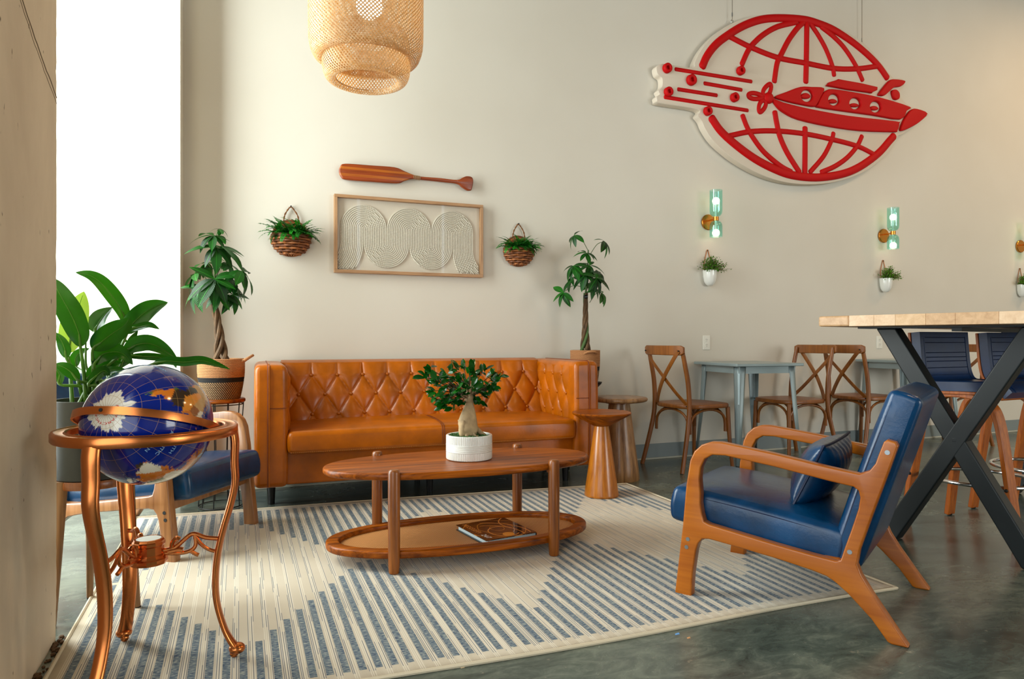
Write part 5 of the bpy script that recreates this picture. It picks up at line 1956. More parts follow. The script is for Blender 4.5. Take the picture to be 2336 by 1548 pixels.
# ================================================================== big sign hung on wires
def hanging_sign():
    S = 660 / 2336.0
    YF = YW - 0.075
    ox, oz = 4.55, 3.0

    def w(X, Y):
        q = at(1480 + X * S, 20 + Y * S, YF)
        return (q.x - ox, q.z - oz)
    sc = (w(1001, 700)[0] - w(1000, 700)[0])
    t = thing('hanging_sign', 'big white sign with red wire globe and boat hanging on the wall', 'sign', (ox, YF, oz))
    M = Matrix(((1, 0, 0, 0), (0, 0, -1, 0), (0, 1, 0, 0), (0, 0, 0, 1)))
    board = [(62, 480), (75, 455), (110, 443), (150, 448), (352, 474), (372, 430), (410, 352), (470, 270), (560, 185), (680, 112), (800, 70), (900, 50), (1050, 42), (1250, 56), (1400, 96), (1600, 188), (1750, 290), (1850, 400), (1950, 530), (1985, 560), (2040, 562), (2068, 595), (2050, 640), (2032, 665), (2040, 720), (2110, 785), (2248, 842), (2240, 872), (2060, 1005), (2012, 1030), (1960, 1130), (1850, 1240), (1700, 1335), (1500, 1398), (1300, 1416), (1100, 1398), (900, 1335), (700, 1222), (540, 1088), (462, 980), (428, 905), (395, 862), (395, 812), (95, 762), (68, 738), (66, 708), (88, 690), (78, 660), (108, 625), (108, 560), (74, 530)]
    flat2d('board', [cat2([w(*p) for p in board], 4)], 0.034, 0.004, M_SIGNW, t, Matrix.Translation((0, 0.034, 0)) @ M, 2)

    def stroke(pts, wd, closed=False, k=5, name='red_stroke'):
        P = catmull([w(*p) for p in pts], k, closed) if len(pts) > 2 else [Vector((*w(*p), 0)) for p in pts]
        P = [Vector((q.x, 0.0, q.y)) for q in P]
        r = wd / 2 * sc * 1.02
        if not closed:
            a = (P[0] - P[1]).normalized()
            b = (P[-1] - P[-2]).normalized()
            P = [P[0] + a * r * 0.5, P[0] + a * r * 0.3] + P + [P[-1] + b * r * 0.3, P[-1] + b * r * 0.5]
            n = len(P)
            R = [r * 0.5, r * 0.82] + [r] * (n - 4) + [r * 0.82, r * 0.5]
        else:
            R = r
        return MB().tube(P, R, 10, closed=closed, squash=0.62, up=(0, -1, 0)).build(name, M_RED, t, angle=60)
    # upper half of the wire globe
    stroke([(430, 468), (470, 380), (540, 290), (640, 212), (760, 140), (900, 90), (1050, 76), (1250, 88), (1380, 124), (1500, 176), (1650, 275), (1780, 385), (1860, 470), (1922, 558)], 50)
    stroke([(645, 222), (820, 310), (1040, 395), (1270, 440), (1490, 482), (1680, 485), (1840, 465)], 36)
    stroke([(750, 450), (800, 340), (850, 275), (930, 205), (1040, 145), (1190, 108)], 36)
    stroke([(1012, 588), (1035, 440), (1070, 365), (1130, 250), (1200, 155), (1250, 108)], 38)
    stroke([(1266, 592), (1270, 440), (1275, 110)], 42)
    stroke([(1495, 538), (1480, 460), (1430, 330), (1370, 220), (1300, 115)], 36)
    stroke([(1724, 578), (1670, 460), (1580, 320), (1490, 225), (1390, 145)], 36)
    # lower half
    stroke([(505, 882), (580, 988), (700, 1098), (850, 1208), (1000, 1288), (1150, 1342), (1350, 1362), (1550, 1336), (1700, 1276), (1850, 1168), (1940, 1068), (1976, 1028)], 54)
    stroke([(650, 1026), (820, 992), (1030, 987), (1260, 1010), (1480, 1055), (1690, 1112), (1840, 1188)], 34)
    stroke([(756, 862), (790, 950), (840, 1040), (930, 1158), (1060, 1268), (1150, 1318)], 36)
    stroke([(1016, 834), (1035, 940), (1060, 1040), (1120, 1170), (1215, 1320)], 40)
    stroke([(1260, 962), (1260, 1140), (1258, 1330)], 42)
    stroke([(1490, 1004), (1475, 1060), (1410, 1190), (1300, 1320)], 34)
    stroke([(1720, 1028), (1680, 1110), (1600, 1202), (1500, 1272), (1390, 1320)], 34)
    # speed lines
    for a, b in (((215, 488), (828, 588)), ((448, 602), (748, 655)), ((236, 650), (548, 699)), ((128, 713), (798, 821))):
        stroke([a, b], 24, name='speed_line')
    # rivet dots: short tubes with a hollow
    for (X, Y, r) in ((140, 485, 29), (335, 580, 33), (732, 505, 28), (150, 675, 28), (683, 720, 29), (467, 830, 28)):
        x, z = w(X, Y)
        r *= sc
        b = MB().lathe([(r * 0.92, 0), (r, 0.004), (r * 0.97, 0.032), (r * 0.8, 0.038), (r * 0.5, 0.037), (r * 0.36, 0.03), (r * 0.33, 0.012), (0.0001, 0.012)], 20)
        b.xform(Matrix.Translation((x, 0, z)) @ Matrix.Rotation(PI / 2, 4, 'X'))
        b.build('rivet_dot', M_RED, t, angle=50)
    # propeller of three loops
    for (X, Y, a, b_, an) in ((957, 655, 52, 26, -62), (862, 706, 60, 22, 6), (913, 788, 50, 24, 112)):
        lp = []
        for i in range(28):
            q = 2 * PI * i / 28
            ex, ey = a * math.cos(q), b_ * math.sin(q) * (1 - 0.25 * math.cos(q))
            c, s = math.cos(math.radians(an)), math.sin(math.radians(an))
            lp.append((X + ex * c - ey * s, Y + ex * s + ey * c))
        stroke(lp, 30, True, 1, 'propeller_blade')
    x, z = w(965, 722)
    MB().sphere((x, -0.002, z), 36 * sc, 16, 10, (1.1, 0.62, 1)).build('propeller_hub', M_RED, t)

    def panel(pts, holes=(), k=3, name='red_panel', th=0.017):
        loops = [cat2([w(*p) for p in pts], k)]
        for (X, Y, r) in holes:
            loops.append([w(X + r * math.cos(-2 * PI * i / 28), Y + r * math.sin(-2 * PI * i / 28)) for i in range(28)])
        return flat2d(name, loops, th, 0.012, M_RED, t, Matrix.Translation((0, -0.010, 0)) @ M, 4)
    panel([(1005, 716), (1100, 676), (1210, 636), (1300, 636), (1402, 646), (1376, 715), (1342, 780), (1315, 795), (1200, 775), (1085, 748)], [(1262, 708, 48)], name='bow_cabin')
    panel([(1415, 668), (1470, 653), (1650, 680), (1850, 720), (2092, 795), (2068, 828), (2018, 897), (1800, 865), (1580, 835), (1352, 800), (1350, 775), (1385, 700)], [(1480, 740, 46), (1650, 770, 46), (1815, 797, 45)], name='main_cabin')
    panel([(985, 730), (1040, 748), (1100, 768), (1300, 815), (1600, 868), (1980, 912), (2008, 930), (1992, 992), (1960, 999), (1700, 990), (1450, 956), (1200, 900), (1085, 845), (1025, 795)], name='hull')
    panel([(2105, 820), (2150, 812), (2235, 850), (2170, 920), (2100, 962), (2040, 988), (2018, 980), (2034, 925), (2066, 865)], name='tail_fin')
    panel([(1422, 626), (1510, 579), (1550, 579), (1832, 636), (1790, 680), (1755, 680)], k=2, name='deck_rail')
    panel([(1842, 694), (1880, 640), (1930, 584), (1970, 574), (2048, 584), (2052, 606), (2020, 632), (1968, 640), (1930, 672), (1890, 704), (1860, 706)], name='funnel')
    panel([(1950, 668), (1985, 658), (2010, 690), (2006, 733), (1968, 732)], name='funnel_vent')
    for (X, Y, a, b_) in ((1255, 710, 40, 24), (1472, 752, 38, 18), (1645, 784, 40, 16), (1806, 808, 36, 18)):
        panel([(X + a * math.cos(2 * PI * i / 12), Y + b_ * math.sin(2 * PI * i / 12) + 3 * math.cos(2 * PI * i / 6)) for i in range(12)], k=2, name='porthole_inlay', th=0.0125)
    # wires with eye bolts
    for (X, Y) in ((696, 100), (1747, 300)):
        x, z = w(X, Y)
        MB().tube([(x + 0.011 * math.cos(2 * PI * i / 14), 0.034, z + 0.012 + 0.014 * math.sin(2 * PI * i / 14)) for i in range(14)], 0.003, 6, closed=True).build('eye_bolt', M_STEEL, t)
        MB().tube([(x, 0.034, z - 0.06), (x, 0.034, z)], 0.003, 6).build('eye_bolt', M_STEEL, t)
        MB().tube([(x, 0.034, z + 0.02), (x, 0.034, ZC - oz)], 0.0022, 6).build('hanging_wire', plain('wire', rgb(110, 100, 84), 0.4, 0.8), t)
        MB().tube([(x, 0.034, z + 0.055), (x, 0.034, z + 0.085)], 0.005, 6).build('crimp', M_STEEL, t)
    return t


hanging_sign()


# ================================================================== wall sconces and wall pots
def tinted_glass():
    m, nt, p = new_mat('teal_glass')
    nt.nodes.remove(p)
    tr = N(nt, 'ShaderNodeBsdfTransparent')
    tr.inputs[0].default_value = (0.79, 0.955, 0.915, 1)
    gl = N(nt, 'ShaderNodeBsdfGlossy')
    gl.inputs['Roughness'].default_value = 0.03
    gl.inputs['Color'].default_value = (0.75, 0.95, 1.0, 1)
    fac = sheen(nt, 0.06, 0.6)
    mx = N(nt, 'ShaderNodeMixShader')
    nt.links.new(fac, mx.inputs[0])
    nt.links.new(tr.outputs[0], mx.inputs[1])
    nt.links.new(gl.outputs[0], mx.inputs[2])
    nt.links.new(mx.outputs[0], nt.nodes['Material Output'].inputs[0])
    return m


M_TEALG = tinted_glass()
M_SBULB = emit('sconce_bulb', (1.0, 0.72, 0.50, 1), 5.0)


def sconce(x, label):
    z = 1.893
    t = thing('wall_sconce', label, 'wall lamp', (x, YW, z), 0, 'teal glass wall sconces')
    b = MB().lathe([(0.0001, 0), (0.062, 0), (0.064, 0.004), (0.064, 0.014), (0.060, 0.018), (0.0001, 0.018)], 40)
    b.xform(Matrix.Rotation(PI / 2, 4, 'X'))
    b.build('back_plate', M_GOLD, t)
    MB().tube([(0, -0.018, 0.012), (0, -0.107, 0.012)], 0.006, 10).build('arm', M_GOLD, t)
    A = Matrix.Translation((0, -0.107, 0))
    MB().lathe([(0.0001, -0.003), (0.022, -0.003), (0.022, 0.028), (0.0001, 0.028)], 24).xform(A).build('collar', M_GOLD, t)
    up = [(0.018, 0.030), (0.034, 0.036), (0.046, 0.052), (0.050, 0.075), (0.050, 0.240), (0.047, 0.240), (0.047, 0.076), (0.0435, 0.055), (0.033, 0.040), (0.018, 0.034)]
    dn = [(0.018, -0.004), (0.034, -0.010), (0.046, -0.026), (0.050, -0.048), (0.050, -0.132), (0.047, -0.132), (0.047, -0.048), (0.0435, -0.029), (0.033, -0.014), (0.018, -0.008)]
    for pr, bz, nm in ((up, 0.155, 1), (dn, -0.100, -1)):
        MB().lathe(pr, 36, closed=True).xform(A).build('glass_shade', M_TEALG, t, angle=50)
        MB().sphere((0, -0.107, bz), 0.029, 18, 12).build('bulb', M_SBULB, t)
        zz = sorted((bz - nm * 0.026, 0.028 if nm > 0 else -0.003))
        MB().tube([(0, -0.107, zz[0]), (0, -0.107, zz[1])], 0.011, 12).build('lamp_holder', M_WHITEP, t)
        d = bpy.data.lights.new('sconce_light', 'POINT')
        d.energy = 1.0
        d.color = (1.0, 0.50, 0.27)
        d.shadow_soft_size = 0.0305
        l = bpy.data.objects.new('sconce_light', d)
        link(l, t)
        l.location = (0.0, -0.107, bz)
    return t


def wall_pot(x, label, plabel, seed):
    z = 1.50
    t = thing('wall_pot', label, 'plant pot', (x, YW, z), 0, 'white wall pots under the sconces')
    b = MB()
    prof = [(0.0008, -0.128), (0.018, -0.125), (0.034, -0.113), (0.046, -0.09), (0.053, -0.055), (0.0555, -0.02), (0.056, 0.0), (0.052, 0.0), (0.049, -0.03), (0.0008, -0.035)]
    b.lathe(prof, 32)
    b.v = [(p[0], min(-0.001, p[1] - 0.036), p[2]) for p in b.v]
    b.build('pot', M_WHITEC, t, angle=60)
    MB().sphere((0, -0.042, -0.012), 0.048, 14, 8, (1, 0.9, 0.25)).build('soil', M_SOIL, t)
    strap = catmull([(-0.050, -0.03, -0.012), (-0.040, -0.012, 0.05), (-0.016, -0.006, 0.125), (-0.004, -0.006, 0.164), (0.006, -0.006, 0.164), (0.018, -0.006, 0.125), (0.042, -0.012, 0.05), (0.05, -0.03, -0.012)], 5)
    MB().tube(strap, 0.0042, 6, squash=0.4, up=(0, 1, 0)).build('leather_strap', plain('strap_leather', rgb(176, 110, 56), 0.6), t)
    MB().tube([(0.0, 0.0, 0.163), (0.0, -0.014, 0.163)], 0.004, 8).build('nail', M_BLACK, t)
    f = thing('trailing_plant', plabel, 'potted plant', (x, YW, z), 0, 'small leaved plants in the wall pots')
    rnd = random.Random(seed)
    ls = MB()
    st = MB()
    for i in range(150):
        a, el = rnd.uniform(0, 2 * PI), rnd.uniform(0.0, 1.5)
        r = rnd.uniform(0.06, 0.125)
        d = Vector((math.cos(a) * math.cos(el), -abs(math.sin(a)) * math.cos(el) * 0.8, math.sin(el) * 0.95))
        if d.x > 0:
            d.x *= 1.35
        s0 = Vector((rnd.uniform(-0.03, 0.03), -0.045 + rnd.uniform(-0.02, 0.02), -0.004))
        e = s0 + d * r
        st.tube([s0, (s0 + e) / 2 + Vector((0, 0, 0.006)), e], 0.0008, 4)
        for k in range(8):
            p = s0.lerp(e, 0.3 + 0.7 * k / 7) + Vector((rnd.gauss(0, 0.006), rnd.gauss(0, 0.006), rnd.gauss(0, 0.006)))
            p.y = min(p.y, -0.004)
            M = orient(p, (rnd.gauss(0, 1), rnd.gauss(0, 1), rnd.gauss(0.2, 1)), (rnd.gauss(0, 1), rnd.gauss(-0.4, 1), 1), rnd.uniform(0.8, 1.3))
            q = [M @ Vector(c) for c in ((0, 0, 0), (0.005, 0.006, 0.001), (0, 0.011, 0), (-0.005, 0.006, 0.001))]
            ls.add(q, [(0, 1, 2, 3)])
    lo = ls.build('foliage', M_SMALLLEAF, f, smooth=False)
    lo['kind'] = 'stuff'
    so = st.build('stems', M_STEMR, f)
    so['kind'] = 'stuff'
    return t


M_SMALLLEAF = leafy('small_leaf', rgb(20, 62, 6), rgb(96, 160, 26), 0.5, 0.2, 60.0)
M_STEMR = plain('reddish_stem', rgb(110, 70, 60), 0.7)
for i, (x, nm) in enumerate(((3.538, 'nearest of three along the wall'), (5.50, 'middle of three along the wall'), (7.425, 'cut by the right picture edge'))):
    sconce(x, 'teal glass two bulb brass wall sconce, ' + nm)
    wall_pot(x - 0.005, 'white ceramic wall pot on leather strap, ' + nm, 'small leaved green plant in the wall pot, ' + nm, 31 + i)


def outlet(x, label):
    t = thing('wall_outlet', label, 'outlet', (x, YW, 0.915), 0, 'wall outlets')
    MB().box((0, -0.003, 0), (0.072, 0.006, 0.116)).build('cover_plate', M_WHITEP, t, smooth=False, bevel=0.003)
    for s in (-1, 1):
        b = MB().lathe([(0.0001, 0), (0.0165, 0), (0.0165, 0.0025), (0.0001, 0.0025)], 20)
        b.xform(Matrix.Translation((0, -0.006, s * 0.0215)) @ Matrix.Rotation(PI / 2, 4, 'X'))
        r = b.build('socket', M_WHITEP, t, smooth=False)
        for dx, hh in ((-0.0062, 0.009), (0.0062, 0.0075)):
            MB().box((dx, -0.0086, s * 0.0215 + 0.004), (0.0022, 0.0006, hh)).build('slot', M_DARKHOLE, r, smooth=False)
        MB().tube([(0, -0.0082, s * 0.0215 - 0.008), (0, -0.0090, s * 0.0215 - 0.008)], 0.0024, 8).build('slot', M_DARKHOLE, r, smooth=False)


outlet(3.525, 'white wall outlet above the nearer grey cafe table')
outlet(5.455, 'white wall outlet above the farther grey cafe table')


# ================================================================== cafe chairs with crossed backs
def cafe_chair():
    """faces +x; back posts at x = 0, seat towards +x"""
    t = thing('cafe_chair', 'x', 'chair', (0, 0, 0), 0, 'brown cross back cafe chairs')
    HB, HF, DP = 0.19, 0.185, 0.41
    for s in (-1, 1):
        # rear leg and post in one bent piece
        P = catmull([(-0.085, s * 0.225, 0.0), (-0.045, s * 0.212, 0.16), (-0.005, s * 0.198, 0.34), (0.008, s * 0.193, 0.46), (0.0, s * 0.190, 0.62), (-0.028, s * 0.188, 0.76), (-0.055, s * 0.186, 0.875)], 5)
        MB().tube(P, [0.0155 + 0.002 * math.sin(PI * i / 30) for i in range(31)], 10).build('rear_leg', M_CHAIRW, t)
        P = catmull([(DP - 0.005, s * 0.205, 0.0), (DP - 0.018, s * 0.190, 0.2), (DP - 0.028, s * 0.180, 0.445)], 6)
        MB().tube(P, [0.013 + 0.004 * i / 12 for i in range(13)], 10).build('front_leg', M_CHAIRW, t)
    # saddle seat
    out = []
    for i in range(40):
        a = 2 * PI * i / 40
        c, q = math.cos(a), math.sin(a)
        wx = DP / 2 + 0.025
        out.append((DP / 2 - 0.005 + wx * math.copysign(abs(c) ** 0.62, c), (0.222 - 0.012 * c * -1) * math.copysign(abs(q) ** 0.62, q)))
    flat2d('seat', [out], 0.015, 0.009, M_CHAIRW, t, Matrix.Translation((0, 0, 0.457)), 3)
    # top rail, curved in plan
    rail = []
    for i in range(17):
        f = i / 16
        y = lerp(-0.215, 0.215, f)
        rail.append((-0.058 - 0.038 * (1 - (2 * f - 1) ** 2), y))
    b = MB()
    vs, fs = [], []
    for i, (x, y) in enumerate(rail):
        e = abs(2 * i / 16 - 1)
        h0 = 0.035 - (0.012 if e > 0.93 else 0)
        for (dx, dz) in ((-0.010, -h0), (0.010, -h0), (0.008, h0), (-0.012, h0)):
            vs.append((x + dx, y, 0.862 + dz))
    for i in range(16):
        for k in range(4):
            l = (k + 1) % 4
            fs.append((i * 4 + k, i * 4 + l, (i + 1) * 4 + l, (i + 1) * 4 + k))
    fs += [(3, 2, 1, 0), (64, 65, 66, 67)]
    MB().add(vs, fs).build('top_rail', M_CHAIRW, t, bevel=0.006, seg=3)
    # crossed back slats, bolted at their ends
    for s in (-1, 1):
        P = catmull([(-0.072, s * 0.185, 0.858), (-0.075, s * 0.12, 0.78), (-0.055, 0, 0.655), (-0.022, -s * 0.09, 0.55), (0.022, -s * 0.165, 0.462)], 6)
        sl = MB().tube([p + Vector((0.007 * s - 0.006, 0, 0)) for p in P], 0.0165, 8, squash=0.28, up=(1, 0, 0.25)).build('back_slat', M_CHAIRW, t)
        for q in (P[0], P[-1]):
            MB().sphere(q + Vector((-0.014, 0, 0)), 0.006, 8, 6).build('bolt', M_BLACK, sl)
    # bentwood braces under the seat, one arch on each side
    def arch(a, b_):
        a, b_ = Vector(a), Vector(b_)
        pts = [a + Vector((0, 0, 0.275))]
        m = []
        for i in range(13):
            w = PI * i / 12
            c = a.lerp(b_, 0.5 - 0.5 * math.cos(w))
            m.append(c + Vector((0, 0, 0.315 + 0.118 * math.sin(w) ** 0.8)))
        return [a + Vector((0, 0, 0.265))] + m + [b_ + Vector((0, 0, 0.265))]
    i0 = 0.172
    for a, b_ in (((0.02, -0.19, 0), (DP - 0.04, -i0, 0)), ((0.02, 0.19, 0), (DP - 0.04, i0, 0)), ((0.012, -0.175, 0), (0.012, 0.175, 0)), ((DP - 0.036, -0.16, 0), (DP - 0.036, 0.16, 0))):
        MB().tube(arch(a, b_), 0.0095, 8).build('brace', M_CHAIRW, t)
    return t


proto = cafe_chair()
spots = [((2.935, 4.225), 5, 'brown cross back chair at the left of the nearer grey table'),
         ((4.285, 4.25), 180, 'brown cross back chair at the right of the nearer grey table'),
         ((4.70, 4.25), 2, 'brown cross back chair at the left of the farther grey table'),
         ((6.08, 4.25), 180, 'brown cross back chair half hidden behind the bar stools')]
for i, (p, a, lb) in enumerate(spots):
    o = proto if i == 0 else copy_tree(proto)
    o.location = (p[0], p[1], 0)
    o.rotation_euler = (0, 0, math.radians(a))
    o['label'] = lb


# ================================================================== grey metal cafe tables
def cafe_table():
    t = thing('cafe_table', 'x', 'table', (0, 0, 0), 0, 'grey metal cafe tables')
    Z, Hs = 0.765, 0.29
    MB().box((0, 0, Z - 0.012), (2 * Hs, 2 * Hs, 0.022)).build('tabletop', M_GREYM, t, smooth=False, bevel=0.004)
    a = 0.245
    for (c, s) in (((0, -a, 0), (2 * a, 0.004, 0.052)), ((0, a, 0), (2 * a, 0.004, 0.052)), ((-a, 0, 0), (0.004, 2 * a, 0.052)), ((a, 0, 0), (0.004, 2 * a, 0.052))):
        MB().box((c[0], c[1], Z - 0.05), s).build('apron', M_GREYM, t, smooth=False)
    for sx in (-1, 1):
        for sy in (-1, 1):
            # folded sheet leg: an L with a rounded outer corner, tapering to the foot
            vs, fs = [], []
            n = 9
            for k, (z, wd, off) in enumerate(((Z - 0.024, 0.062, 0.250), (Z - 0.076, 0.060, 0.252), (0.40, 0.045, 0.262), (0.012, 0.024, 0.285))):
                row = []
                for i in range(n):
                    f = i / (n - 1)
                    if f < 0.35:
                        p = (off - wd + wd * 0.62 * f / 0.35, off)
                    elif f > 0.65:
                        p = (off, off - wd + wd * 0.62 * (1 - f) / 0.35)
                    else:
                        w = (f - 0.35) / 0.3 * PI / 2
                        p = (off - wd * 0.38 + wd * 0.38 * math.sin(w), off - wd * 0.38 + wd * 0.38 * math.cos(w))
                    row.append((sx * p[0], sy * p[1], z))
                vs += row
            for k in range(3):
                for i in range(n - 1):
                    fs.append((k * n + i, k * n + i + 1, (k + 1) * n + i + 1, (k + 1) * n + i))
            l = MB().add(vs, fs).build('leg', M_GREYM, t, angle=60)
            so = l.modifiers.new('thick', 'SOLIDIFY')
            so.thickness = 0.0025
            c = 0.285 - 0.010
            MB().lathe([(0.013, 0.0), (0.015, 0.014), (0.010, 0.02)], 12, (sx * c, sy * c, 0)).build('foot_cap', M_BLACK, l)
            MB().tube(catmull([(sx * 0.2505, sy * 0.2505, 0.46), (sx * 0.2535, sy * 0.2535, 0.43), (sx * 0.2675, sy * 0.2675, 0.15)], 4), [0.008] * 2 + [0.005] * 7, 6).build('pressed_rib', M_GREYM, l)
    return t


ct = cafe_table()
ct.location = (3.655, 4.25, 0)
ct.rotation_euler = (0, 0, math.radians(-5))
ct['label'] = 'square grey metal cafe table by the wall, nearer one'
c2 = copy_tree(ct)
c2.location = (5.43, 4.27, 0)
c2.rotation_euler = (0, 0, math.radians(-2))
c2['label'] = 'square grey metal cafe table by the wall, farther one behind the bar table'


# ================================================================== bar table with crossed steel legs
def bar_table():
    P1 = Vector((2.52, 2.445, 0))
    e = Vector((math.sin(math.radians(15)), -math.cos(math.radians(15)), 0))
    l = Vector((-e.y, e.x, 0))
    c = P1 + e * 0.47 + l * 1.1
    ang = math.atan2(l.y, l.x)
    t = thing('bar_table', 'tall bar table with pale butcher block top and crossed black steel legs', 'bar table', (c.x, c.y, 0), ang)
    Z0, Z1 = 1.000, 1.048
    n = 9
    W = 0.94
    # glued staves of the top, seen as end grain
    tones = [M_MAPLE, M_MAPLE2, M_MAPLE3]
    rnd = random.Random(6)
    y = -W / 2
    ws = [0.105, 0.11, 0.15, 0.11, 0.12, 0.09, 0.11, 0.145]
    for i, wd in enumerate(ws):
        last = i in (0, len(ws) - 1)
        b = MB().box((0, y + wd / 2, (Z0 + Z1) / 2), (2.2, wd - 0.0004, Z1 - Z0))
        b.build('stave', tones[(i * 2 + i // 3) % 3], t, smooth=False, bevel=0.008 if last else 0.0012)
        y += wd
    for sx in (-1, 1):
        x = sx * 0.79
        MB().box((x, 0, Z0 - 0.004), (0.12, W - 0.12, 0.008)).build('mount_plate', M_BLACKM, t, smooth=False, bevel=0.001)
        dy, dz = 0.58, Z0 - 0.010
        L = math.hypot(dy, dz)
        for s in (-1, 1):
            a = math.atan2(dz, s * dy)
            R = Matrix.Rotation(a, 3, 'X')
            # square tube cut level at floor and plate
            vs = []
            hw = 0.038
            ln = L
            tx = hw / math.sin(abs(math.atan2(dz, dy)))
            for (yy, zz) in ((-s * dy / 2, 0.002), (s * dy / 2, Z0 - 0.008)):
                for (dx, d2) in ((-hw, -tx), (hw, -tx), (hw, tx), (-hw, tx)):
                    vs.append((x + dx + s * 0.0004, yy + d2, zz))
            fs = [(0, 1, 2, 3), (7, 6, 5, 4), (0, 4, 5, 1), (1, 5, 6, 2), (2, 6, 7, 3), (3, 7, 4, 0)]
            MB().add(vs, fs).build('crossed_leg', M_BLACKM, t, smooth=False, bevel=0.006, seg=3)
        MB().box((x, 0, Z0 / 2), (0.078, 0.02, 0.02)).build('weld', M_BLACKM, t, bevel=0.004)
    MB().box((0, 0, Z0 - 0.016), (1.6, 0.04, 0.016)).build('spine', M_BLACKM, t, smooth=False)
    return t


M_MAPLE2 = wood('butcher_block_dark', rgb(190, 148, 104), rgb(214, 174, 130), 'X', 0.9, 0.5, 0.1)
M_MAPLE3 = wood('butcher_block_pale', rgb(216, 178, 138), rgb(234, 202, 164), 'X', 0.9, 0.5, 0.1)
bar_table()


# ================================================================== bar stools
def bar_stool():
    """faces -y"""
    t = thing('bar_stool', 'x', 'bar stool', (0, 0, 0), 0, 'navy bar stools under the bar table')
    path = catmull([(-0.215, 0.672, 0), (-0.185, 0.694, 0), (-0.05, 0.694, 0), (0.11, 0.690, 0), (0.165, 0.705, 0), (0.195, 0.75, 0), (0.210, 0.83, 0), (0.222, 0.975, 0)], 6)

    def strip(o0, o1, hw, taper=0.0, name='x', mat=None, bev=0.01, ext=0.0):
        vs, fs = [], []
        m = len(path)
        for i, p in enumerate(path):
            a, b = path[max(0, i - 1)], path[min(m - 1, i + 1)]
            tg = (b - a).normalized()
            nn = Vector((-tg.y, tg.x, 0))
            w = hw
            for (sx, o) in ((-1, o0), (1, o0), (1, o1), (-1, o1)):
                q = p + nn * o
                vs.append((sx * w, q.x, q.y))
        for i in range(m - 1):
            for k in range(4):
                l = (k + 1) % 4
                fs.append((i * 4 + k, i * 4 + l, (i + 1) * 4 + l, (i + 1) * 4 + k))
        fs += [(3, 2, 1, 0), tuple((m - 1) * 4 + k for k in range(4))]
        return MB().add(vs, fs).build(name, mat, t, bevel=bev, seg=3, angle=50)
    strip(-0.014, 0.0, 0.205, name='plywood_shell', mat=M_PLY, bev=0.003)
    pad = strip(0.0005, 0.045, 0.198, name='padded_seat', mat=M_NAVY2, bev=0.016)
    for s in (-1, 1):
        pts = []
        m = len(path)
        for i, p in enumerate(path):
            a, b = path[max(0, i - 1)], path[min(m - 1, i + 1)]
            tg = (b - a).normalized()
            nn = Vector((-tg.y, tg.x, 0))
            q = p + nn * 0.0455
            pts.append((s * 0.168, q.x, q.y))
        MB().tube(pts[1:-1], 0.003, 6).build('piping', M_NAVY2, pad)
    # quilting channels across the backrest
    for k in range(7):
        z = 0.765 + 0.03 * k
        i = min(range(len(path)), key=lambda j: abs(path[j].y - z) + (1 if path[j].x < 0.15 else 0))
        p = path[i]
        MB().tube([(-0.165, p.x - 0.0462, p.y), (0.165, p.x - 0.0462, p.y)], 0.0022, 5).build('quilt_seam', M_BLUESEAM, pad)
    # two bent plywood leg loops
    for s in (-1, 1):
        P = catmull([(s * 0.180, 0.262, 0.006), (s * 0.172, 0.222, 0.3), (s * 0.166, 0.178, 0.56), (s * 0.164, 0.13, 0.645), (s * 0.164, 0.06, 0.672), (s * 0.164, -0.06, 0.672), (s * 0.164, -0.13, 0.645), (s * 0.166, -0.178, 0.56), (s * 0.172, -0.222, 0.3), (s * 0.180, -0.262, 0.006)], 6)
        vs, fs = [], []
        m = len(P)
        for i in range(m):
            tg = (P[min(m - 1, i + 1)] - P[max(0, i - 1)]).normalized()
            sd = Vector((1, 0, 0)) - tg * tg.x
            sd.normalize()
            nn = tg.cross(sd)
            for (a, b) in ((-0.029, -0.0125), (0.029, -0.0125), (0.029, 0.0125), (-0.029, 0.0125)):
                vs.append(P[i] + sd * a + nn * b)
        for i in range(m - 1):
            for k in range(4):
                l = (k + 1) % 4
                fs.append((i * 4 + k, i * 4 + l, (i + 1) * 4 + l, (i + 1) * 4 + k))
        fs += [(3, 2, 1, 0), tuple((m - 1) * 4 + k for k in range(4))]
        lp = MB().add(vs, fs).build('bent_leg', M_PLY, t, bevel=0.004)
        for q in (-1, 1):
            MB().lathe([(0.010, 0.0), (0.012, 0.010)], 10, (s * 0.180, q * 0.260, 0)).build('foot_cap', M_BLACK, lp)
            MB().sphere((s * 0.204, q * 0.226, 0.262), 0.008, 10, 6).build('bolt', M_BLACK, lp)
    MB().tube([(0.238 * math.cos(2 * PI * i / 64), 0.238 * math.sin(2 * PI * i / 64), 0.262) for i in range(64)], 0.0095, 10, closed=True).build('foot_ring', M_CHROME, t)
    return t


bs = bar_stool()
bs.location = (3.375, 2.262, 0)
bs.rotation_euler = (0, 0, math.radians(4))
bs['label'] = 'navy padded bar stool with bent plywood legs, nearer the crossed steel leg'
b2 = copy_tree(bs)
b2.location = (3.985, 2.33, 0)
b2.rotation_euler = (0, 0, math.radians(2))
b2['label'] = 'navy padded bar stool with bent plywood legs, cut by the right picture edge'


